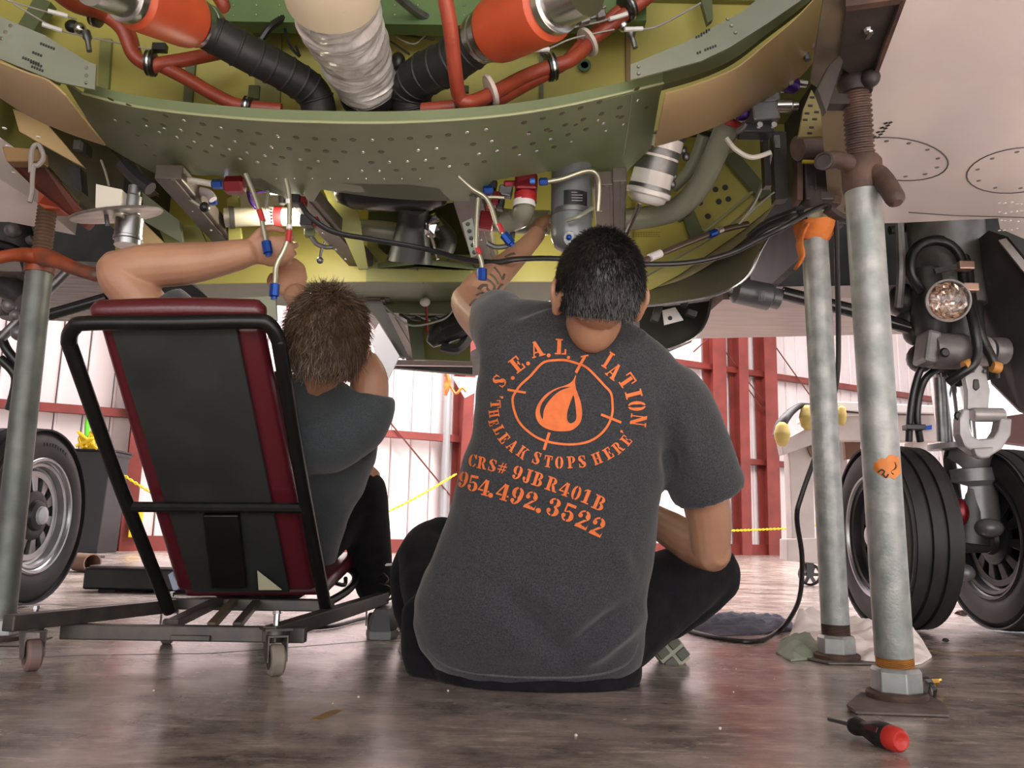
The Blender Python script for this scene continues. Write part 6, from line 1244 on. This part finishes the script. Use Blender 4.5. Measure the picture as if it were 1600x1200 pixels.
# ================================================================== work lamp in the bay
wlm = thing('work_lamp', 'white bar work lamp shining inside the open belly bay above the raised hands', 'lamp', P(433, 294, 2.35))
B().box(P(433, 293, 2.35), (.05, .03, .022)).build('lamp_housing', WHITE, wlm, 0, .003)
B().box(P(433, 301, 2.35), (.046, .026, .004)).build('lamp_lens', mat('lamp_lens_lit', (1, .95, .85), .3, emit=((1, .93, .78), 6)), wlm, 0)
l = bpy.data.lights.new('work_lamp_light', 'POINT'); l.energy = 4.5; l.color = (1, .9, .68); l.shadow_soft_size = .03; lo = bpy.data.objects.new('work_lamp_light', l); COL.objects.link(lo); lo.location = P(455, 345, 2.45)
l2 = bpy.data.lights.new('work_lamp_light', 'POINT'); l2.energy = 2.2; l2.color = (1, .92, .72); l2.shadow_soft_size = .03; lo2 = bpy.data.objects.new('work_lamp_light', l2); COL.objects.link(lo2); lo2.location = P(840, 380, 2.55)
# ================================================================== screwdriver and small tool
a0, a1 = PZ(1297, 1124, .012), PZ(1334, 1133, .018); e1 = PZ(1400, 1155, .020); dv = (e1-a1).normalized(); Ls = (e1-a1).length+.012
sd = thing('screwdriver', 'screwdriver with black and red grip lying on the floor in front of the jack post', 'screwdriver', (a1.x, a1.y, 0))
B().lathe([(.0032, 0), (.0032, .8), ], a0, (a1-a0), 10).v; bsh = B(); bsh.tube([a0-(a1-a0)*.05, a1+dv*.01], .0034, 10, 1); bsh.build('shaft', DSTEEL, sd)
B().lathe([(.008, -.004), (.0135, 0), (.0150, .008), (.0125, .022), (.0118, .030), (.0165, .048), (.0195, .064), (.0195, Ls*.72), (.0180, Ls*.80)], a1, dv, 24).build('grip', mat('grip_black', (.012, .012, .013), .45), sd, 50)
B().lathe([(.0181, Ls*.76), (.0188, Ls*.82), (.0180, Ls*.95), (.014, Ls*1.0), (.010, Ls*1.002), (.008, Ls*.985), (.001, Ls*.985)], a1, dv, 24).build('red_butt', mat('grip_red', lin(190, 46, 38), .45), sd, 50)
bgr = B()
for k in range(3):
    a = k*2.1+.5; n = basis(dv)@Vector((math.cos(a), 0, math.sin(a))); bgr.bar(a1+dv*.05+n*.0165, a1+dv*Ls*.72+n*.0188, .009, .004, n)
bgr.build('grip_ridge', mat('grip_brownred', (.07, .012, .01), .5), sd, 0, .001, kind='stuff')
tl = thing('tool_head', 'small black tool with brass end standing behind the front jack post', 'tool', PZ(1458, 1092))
B().prism([PZ(1440, 1088, .002), PZ(1464, 1094, .002), P(1466, 1078, 1.84), P(1455, 1060, 1.84), P(1442, 1062, 1.84), P(1437, 1074, 1.84)], (0.008, .03, 0)).build('tool_body', BLK, tl, 0, .003); B().lathe([(.008, 0), (.009, .003), (.009, .016), (.007, .02)], P(1452, 1066, 1.85), (1, .1, .05), 6).build('brass_end', mat('brass', (.65, .42, .12), .25, 1), tl, 20); B().box(P(1462, 1062, 1.86), (.022, .01, .006), Matrix.Rotation(-.1, 3, 'Y')).build('brass_clip', mat('brass', (1, 1, 1)), tl, 0, .001); B().ball(P(1453, 1072, 1.845), .011).build('tool_bore', BLK, tl)
# ================================================================== rags
def rag(nm, pxs, hgt, m, lab, seed, grp=None, lump=()):
    pts = [PZ(x, y) for x, y in pxs]; c = sum(pts, Vector())/len(pts); bm = bmesh.new(); f = bm.faces.new([bm.verts.new((p.x, p.y, 0)) for p in pts]); bmesh.ops.triangulate(bm, faces=[f])
    for ax in (0, 1):
        lo_ = min(v.co[ax] for v in bm.verts); hi_ = max(v.co[ax] for v in bm.verts); k = math.ceil(lo_/.009)
        while k*.009 < hi_:
            co = [0, 0, 0]; no = [0, 0, 0]; co[ax] = k*.009; no[ax] = 1; bmesh.ops.bisect_plane(bm, geom=bm.verts[:]+bm.edges[:]+bm.faces[:], plane_co=co, plane_no=no); k += 1
    bnd = [e for e in bm.edges if e.is_boundary]; bp_ = [(e.verts[0].co.copy(), e.verts[1].co.copy()) for e in bnd]
    for v in bm.verts:
        dmin = min(((v.co-a)-(q-a)*max(0, min(1, (v.co-a).dot(q-a)/max((q-a).length_squared, 1e-9)))).length for a, q in bp_); e = min(1, dmin/.03)
        h = hgt*(e**.6)*(.35+1.5*abs(noise.noise(v.co*10+Vector((seed, 0, 0))))+.8*abs(noise.noise(v.co*21+Vector((0, seed, 0))))+.3*noise.noise(v.co*45))
        for (lx, ly, lr, lh) in lump:
            g = PZ(lx, ly); h += lh*math.exp(-((v.co.x-g.x)**2+((v.co.y-g.y)*.6)**2)/lr**2)*e
        v.co.z = max(.004, h)+.002
    ex = bmesh.ops.extrude_face_region(bm, geom=bm.faces[:])
    for q in ex['geom']:
        if isinstance(q, bmesh.types.BMVert): q.co.z = .001
    bmesh.ops.recalc_face_normals(bm, faces=bm.faces); me = bpy.data.meshes.new(nm); bm.to_mesh(me); bm.free()
    return tag(link(nm, me, m, None, 70), lab, 'rag', grp)
rag('towel', [(1066, 982), (1080, 970), (1130, 962), (1190, 968), (1238, 974), (1240, 986), (1180, 992), (1110, 994)], .022, mat('slate_towel', (.13, .13, .17), .9, col2=(.07, .07, .095), scale=9, bump=.4, bscale=120), 'bluish grey towel spread on the floor beside the right knee', 2)
rag('rag', [(1228, 1004), (1240, 985), (1300, 982), (1380, 985), (1440, 1000), (1456, 1028), (1440, 1038), (1420, 1042), (1350, 1036), (1290, 1024)], .03, mat('white_cloth', (.82, .74, .71), .85, bump=.3, bscale=60), 'white rag crumpled around the foot of the rear jack post', 4, None, [(1258, 992, .06, .06), (1355, 1002, .08, .04)])
rag('rag', [(1212, 1020), (1218, 1004), (1250, 1002), (1284, 1018), (1280, 1030), (1236, 1034)], .03, mat('sage_cloth', (.30, .33, .26), .85, col2=(.25, .28, .22), scale=12), 'sage green rag at the left edge of the white rag', 7)
rag('rag', [(622, 1018), (628, 996), (660, 985), (690, 990), (690, 1024), (640, 1030)], .05, mat('pale_sage_cloth', (.38, .40, .34), .85), 'pale rag tucked behind the sitting man at his left hip', 9)
# ================================================================== plastic jug behind the sitting man
jg = thing('plastic_jug', 'milky plastic jug half hidden behind the sitting man', 'jug', PZ(660, 985)); c = PZ(660, 985)
B().loft([[c+Vector((sx*q*.075, sy*q*.045, z)) for sx, sy in ((-1, -.6), (-.7, -1), (.7, -1), (1, -.6), (1, .6), (.7, 1), (-.7, 1), (-1, .6))] for q, z in ((.94, 0), (1, .008), (1, .10), (.9, .125), (.4, .14), (.4, .16))]).build('jug_body', mat('milky_plastic', (.72, .62, .62), .25, trans=.25), jg, 40); B().lathe([(.032, .16), (.032, .18)], c, (0, 0, 1), 18).build('jug_cap', WHITE, jg)
# ================================================================== white work stand at the right
WW = mat('white_painted_wood', (.50, .44, .42), .55, col2=(.40, .35, .34), scale=5); bs = thing('work_stand', 'white wooden work stand with black mat and yellow foam pads on caster wheels', 'work stand', PZ(1265, 915)); Yb = 5.65
def wp(nm, pxs, th, m, Y=Yb, bev=.006): return B().prism([P(x, y, Y) for x, y in pxs], (0, th, 0)).build(nm, m, bs, 0, bev)
wp('leg', [(1233, 705), (1270, 690), (1274, 842), (1238, 842)], .12, WW); wp('leg', [(1310, 690), (1324, 688), (1326, 842), (1312, 842)], .12, WW, 6.2); wp('leg', [(1425, 690), (1450, 690), (1450, 900), (1428, 900)], .12, WW, 5.9); wp('foot_block', [(1230, 842), (1290, 840), (1290, 882), (1230, 876)], .16, WW, 5.6); wp('foot_block', [(1400, 842), (1460, 842), (1460, 884), (1400, 884)], .16, WW, 5.85)
wp('end_beam', [(1220, 690), (1300, 650), (1304, 682), (1224, 711)], .1, WW, 5.6); wp('side_beam', [(1300, 650), (1470, 648), (1470, 690), (1300, 688)], .1, WW, 5.75); wp('top_board', [(1305, 627), (1470, 634), (1470, 646), (1345, 643), (1305, 640)], .8, mat('white_board', (.7, .66, .65), .4), 5.7)
B().tube([P(1213, 682, 5.55), P(1222, 660, 5.55), P(1240, 640, 5.6), P(1258, 634, 5.65), P(1300, 640, 5.7), P(1348, 643, 5.75)], [.05, .07, .05, .03, .02, .02], 12, 5, ell=.5).build('rubber_mat', BLACK, bs, 60, label='black rubber mat'); FO = mat('yellow_foam', (.52, .40, .13), .8, col2=(.42, .31, .1), scale=10, bump=.3, bscale=40)
for x, y, Y, sx, sz in ((1222, 678, 5.5, .055, .055), (1262, 652, 5.6, .06, .055), (1315, 649, 5.68, .035, .05)): B().tube([P(x, y+10, Y), P(x, y, Y), P(x, y-9, Y)], [sx*.8, sx, sx*.8], 14, 4, ends=True).build('foam_pad', FO, bs, 60)
wp('paint_mark', [(1444, 666), (1456, 664), (1456, 671), (1446, 672)], .004, BLUE, 5.74, 0); wp('brace_plate', [(1262, 700), (1282, 690), (1282, 708), (1268, 714)], .02, mat('brown_wood', (.12, .06, .03), .6), 5.62, 0); wp('cross_beam', [(1320, 690), (1345, 688), (1345, 715), (1322, 718)], .05, mat('brown_wood', (1, 1, 1)), 5.9)
def spoked(x, y, Y, r):
    c = P(x, y, Y); c.z = r; o = B().lathe([(r*.82, -.018), (r, -.014), (r, .014), (r*.82, .018)], c, (0.15, 1, 0), 26, False).build('wheel', BLK, bs); q = B()
    for i in range(6): a = i*math.pi/3; dd_ = Vector((math.cos(a), -.15*math.cos(a), math.sin(a))); q.bar(c, c+dd_*r*.85, .02, .02, (0, 1, 0))
    q.build('spokes', BLK, o, 0); B().lathe([(r*.3, -.022), (r*.3, .022)], c, (0.15, 1, 0), 14).build('hub', BLK, o); B().bar(c, c+Vector((0, 0, r+.06)), .05, .04, (0, 1, 0)).build('caster_fork', BLK, bs, 0)
spoked(1265, 897, 5.68, .075); spoked(1436, 897, 5.9, .075)
# ================================================================== left background: platform, bin, rope, roll
pf = thing('platform', 'low black platform on the floor behind the creeper seat', 'platform', (-1.75, 4.1, 0)); x0, x1 = PZ(106, 928).x, -1.1
B().box(((x0+x1)/2, 4.28, .062), (x1-x0, .66, .10)).build('platform_body', BLK, pf, 0, .01); B().box(((x0+x1)/2+.01, 4.28, .116), (x1-x0-.02, .64, .012)).build('worn_top', mat('scuffed_black_top', (.10, .09, .09), .25, col2=(.28, .24, .23), scale=6, stretch=(1, 4, 1)), pf, 0, .003)
for sx in (x0+.08, x1-.08): B().box((sx, 4.28, .008), (.08, .5, .016)).build('foot', BLK, pf, 0)
bn = thing('bin', 'tall black bin by the wall with yellow rope tied on top', 'bin', PZ(130, 864)); g = PZ(130, 864)
B().loft([[Vector((g.x+sx*q, g.y+sy*.22+.2, z)) for sx, sy in ((-1, -1), (1, -1), (1, 1), (-1, 1))] for q, z in ((.16, .0), (.20, 1.04), (.22, 1.05), (.22, 1.09))]).build('bin_body', mat('dark_grey_bin', (.022, .022, .025), .45), bn, 0, .01); B().box((g.x, g.y+.2, 1.1), (.46, .48, .02)).build('bin_lid', BLK, bn, 0, .004)
YR = mat('yellow_rope', lin(240, 205, 40), .5); tz = Vector((g.x-.07, g.y+.0, 1.11))
kn = B()
for i in range(10): a = random.uniform(0, 6.3); kn.tube([tz+Vector((random.uniform(-.08, .08), 0, 0)), tz+Vector((.12*math.cos(a), -.05+.05*math.sin(a), random.uniform(.08, .2))), tz+Vector((random.uniform(-.14, .16), -.05, random.uniform(0, .1)))], .018, 6, 4)
kk = kn.build('rope_knot', YR, None, 60); tag(kk, 'knotted yellow rope bundle on top of the black bin', 'rope', kind='stuff')
hk_ = B().tube([tz+Vector((-.02, -.02, .14)), tz+Vector((-.03, -.02, .30)), tz+Vector((.02, -.02, .38)), tz+Vector((.07, -.02, .32)), tz+Vector((.06, -.02, .20))], .026, 10, 5).build('hook', mat('lime_plastic', lin(110, 225, 50), .4)); tag(hk_, 'lime green plastic hook sticking up from the yellow rope', 'hook')
def chain(pts, lab, n):
    path = catmull(pts, 12); tot = sum((path[i+1]-path[i]).length for i in range(len(path)-1)); b = B(); step = tot/n; acc = 0; k = 0
    for i in range(len(path)-1):
        a, c = path[i], path[i+1]; L = (c-a).length
        while k*step <= acc+L and k < n:
            p = a+(c-a)*((k*step-acc)/L); d = (c-a).normalized(); s = d.cross(Vector((0, 0, 1))).normalized(); u = s.cross(d); e = s if k % 2 else u; lk_ = []
            for j in range(9): t = 2*math.pi*j/8; lk_.append(p+d*step*.68*math.cos(t)+e*step*.3*math.sin(t))
            b.tube(lk_, .009, 5, 1, False); k += 1
        acc += L
    return tag(b.build('barrier_chain', YR, None, 60), lab, 'chain', kind='stuff')
chain([tz+Vector((.05, -.03, .04)), P(157, 714, 9.2), P(215, 757, 9.2), P(300, 800, 9.5), P(420, 835, 10), P(520, 832, 10.3), P(600, 802, 10.6), P(660, 772, 10.8), P(714, 740, 11.2)], 'yellow barrier chain sagging between the black bin and the red column', 160); chain([P(1060, 830, 12.6), P(1145, 829, 12.9), P(1200, 827, 13.2), P(1245, 824, 13.4), P(1330, 812, 13.8)], 'yellow barrier chain running behind the white work stand', 90)
s_, _ = wall_s(207, 840); tag(B().box(W(s_, .32, .30), (.14, .06, .32), rotW).build('yellow_guard', mat('yellow_plastic', lin(235, 200, 40), .45), None, 0, .01), 'yellow plastic guard at the foot of the left red column', 'guard')
ro_ = B().lathe([(.06, 0), (.06, .2), (.052, .2), (.052, .02)], P(122, 872, 5.6), (.8, -.6, 0), 24).build('cardboard_tube', mat('cardboard_brown', (.22, .13, .09), .7)); ro_.location.z -= 0; tag(ro_, 'open brown tube lying on the floor behind the left wheel', 'tube')
v0 = min((ro_.matrix_world@v.co).z for v in ro_.data.vertices); ro_.data.transform(Matrix.Translation((0, 0, -v0+.001)))
tag(B().box(PZ(142, 872)+Vector((0, 0, .01)), (.16, .2, .02)).build('floor_plate', mat('plate_dark', (.03, .028, .028), .5), None, 0, .003), 'small dark plate on the floor by the wall trim', 'plate')
o = B().prism([P(262, 898, 2.3), P(270, 893, 2.3), P(272, 902, 2.3), P(283, 908, 2.3), P(278, 922, 2.3), P(270, 923, 2.3)], (0, .02, 0)).build('side_clip', mat('pale_blue_plastic', (.35, .40, .52), .4), cr, 0, .002)
s_, _ = wall_s(700, 590)
ot = lumpy(B().tube([P(697, 585, 11.0), P(700, 598, 11.0), P(694, 618, 11.0)], [.10, .08, .04], 10, 4, ell=.5), 'tape_bunch', TAPE, None, .05, 9); tag(ot, 'orange tape bunched at the top of the tapered red column', 'tape')
tag(B().tube([P(702, 600, 11.0), P(712, 615, 11.0), P(722, 606, 11.0), P(728, 612, 11.0)], .02, 6, 4).build('tape_tail', TAPE), 'loose orange tape strand hanging from the column beside the white sheet', 'tape')
tag(B().prism([P(706, 588, 11.1), P(745, 590, 11.1), P(745, 612, 11.1), P(726, 622, 11.1)], (0, .01, 0)).build('plastic_sheet', mat('pinkish_sheet', (.62, .55, .56), .4), None, 0), 'pinkish plastic sheet hung beside the orange tape', 'sheet')
# ================================================================== debris on the floor
for x, y, sx, sy, sz, m, lab in ((1478, 1003, .022, .016, .012, BLK, 'small black scrap on the floor behind the front jack post'), (1505, 962, .07, .05, .025, RUST, 'rusty lump on the floor behind the right hand tyres'), (1142, 892, .001, .001, .001, None, None)):
    if m is None: continue
    me = B().ball(PZ(x, y)+Vector((0, 0, sz*.5)), (sx/2, sy/2, sz/2), 8, 6).mesh('floor_scrap')
    for v in me.vertices: v.co += Vector((noise.noise(v.co*80), noise.noise(v.co*80+Vector((3, 0, 0))), 0))*sx*.2; v.co.z = max(.0005, v.co.z)
    tag(link('floor_scrap', me, m, None, 0), lab, 'scrap')
b = B()
for (x, y) in ((1152, 1073), (1146, 1082), (1125, 1139), (1346, 1109), (1450, 1111), (1064, 1030), (1150, 1046), (1210, 1062), (520, 1100), (700, 1080), (560, 1090), (900, 1150), (240, 1080)): b.ball(PZ(x, y)+Vector((0, 0, .001)), random.uniform(.0012, .003), 6, 4)
tag(b.build('floor_crumbs', mat('crumb_white', (.6, .55, .5), .7)), 'tiny pale crumbs scattered over the concrete floor', 'debris', kind='stuff')
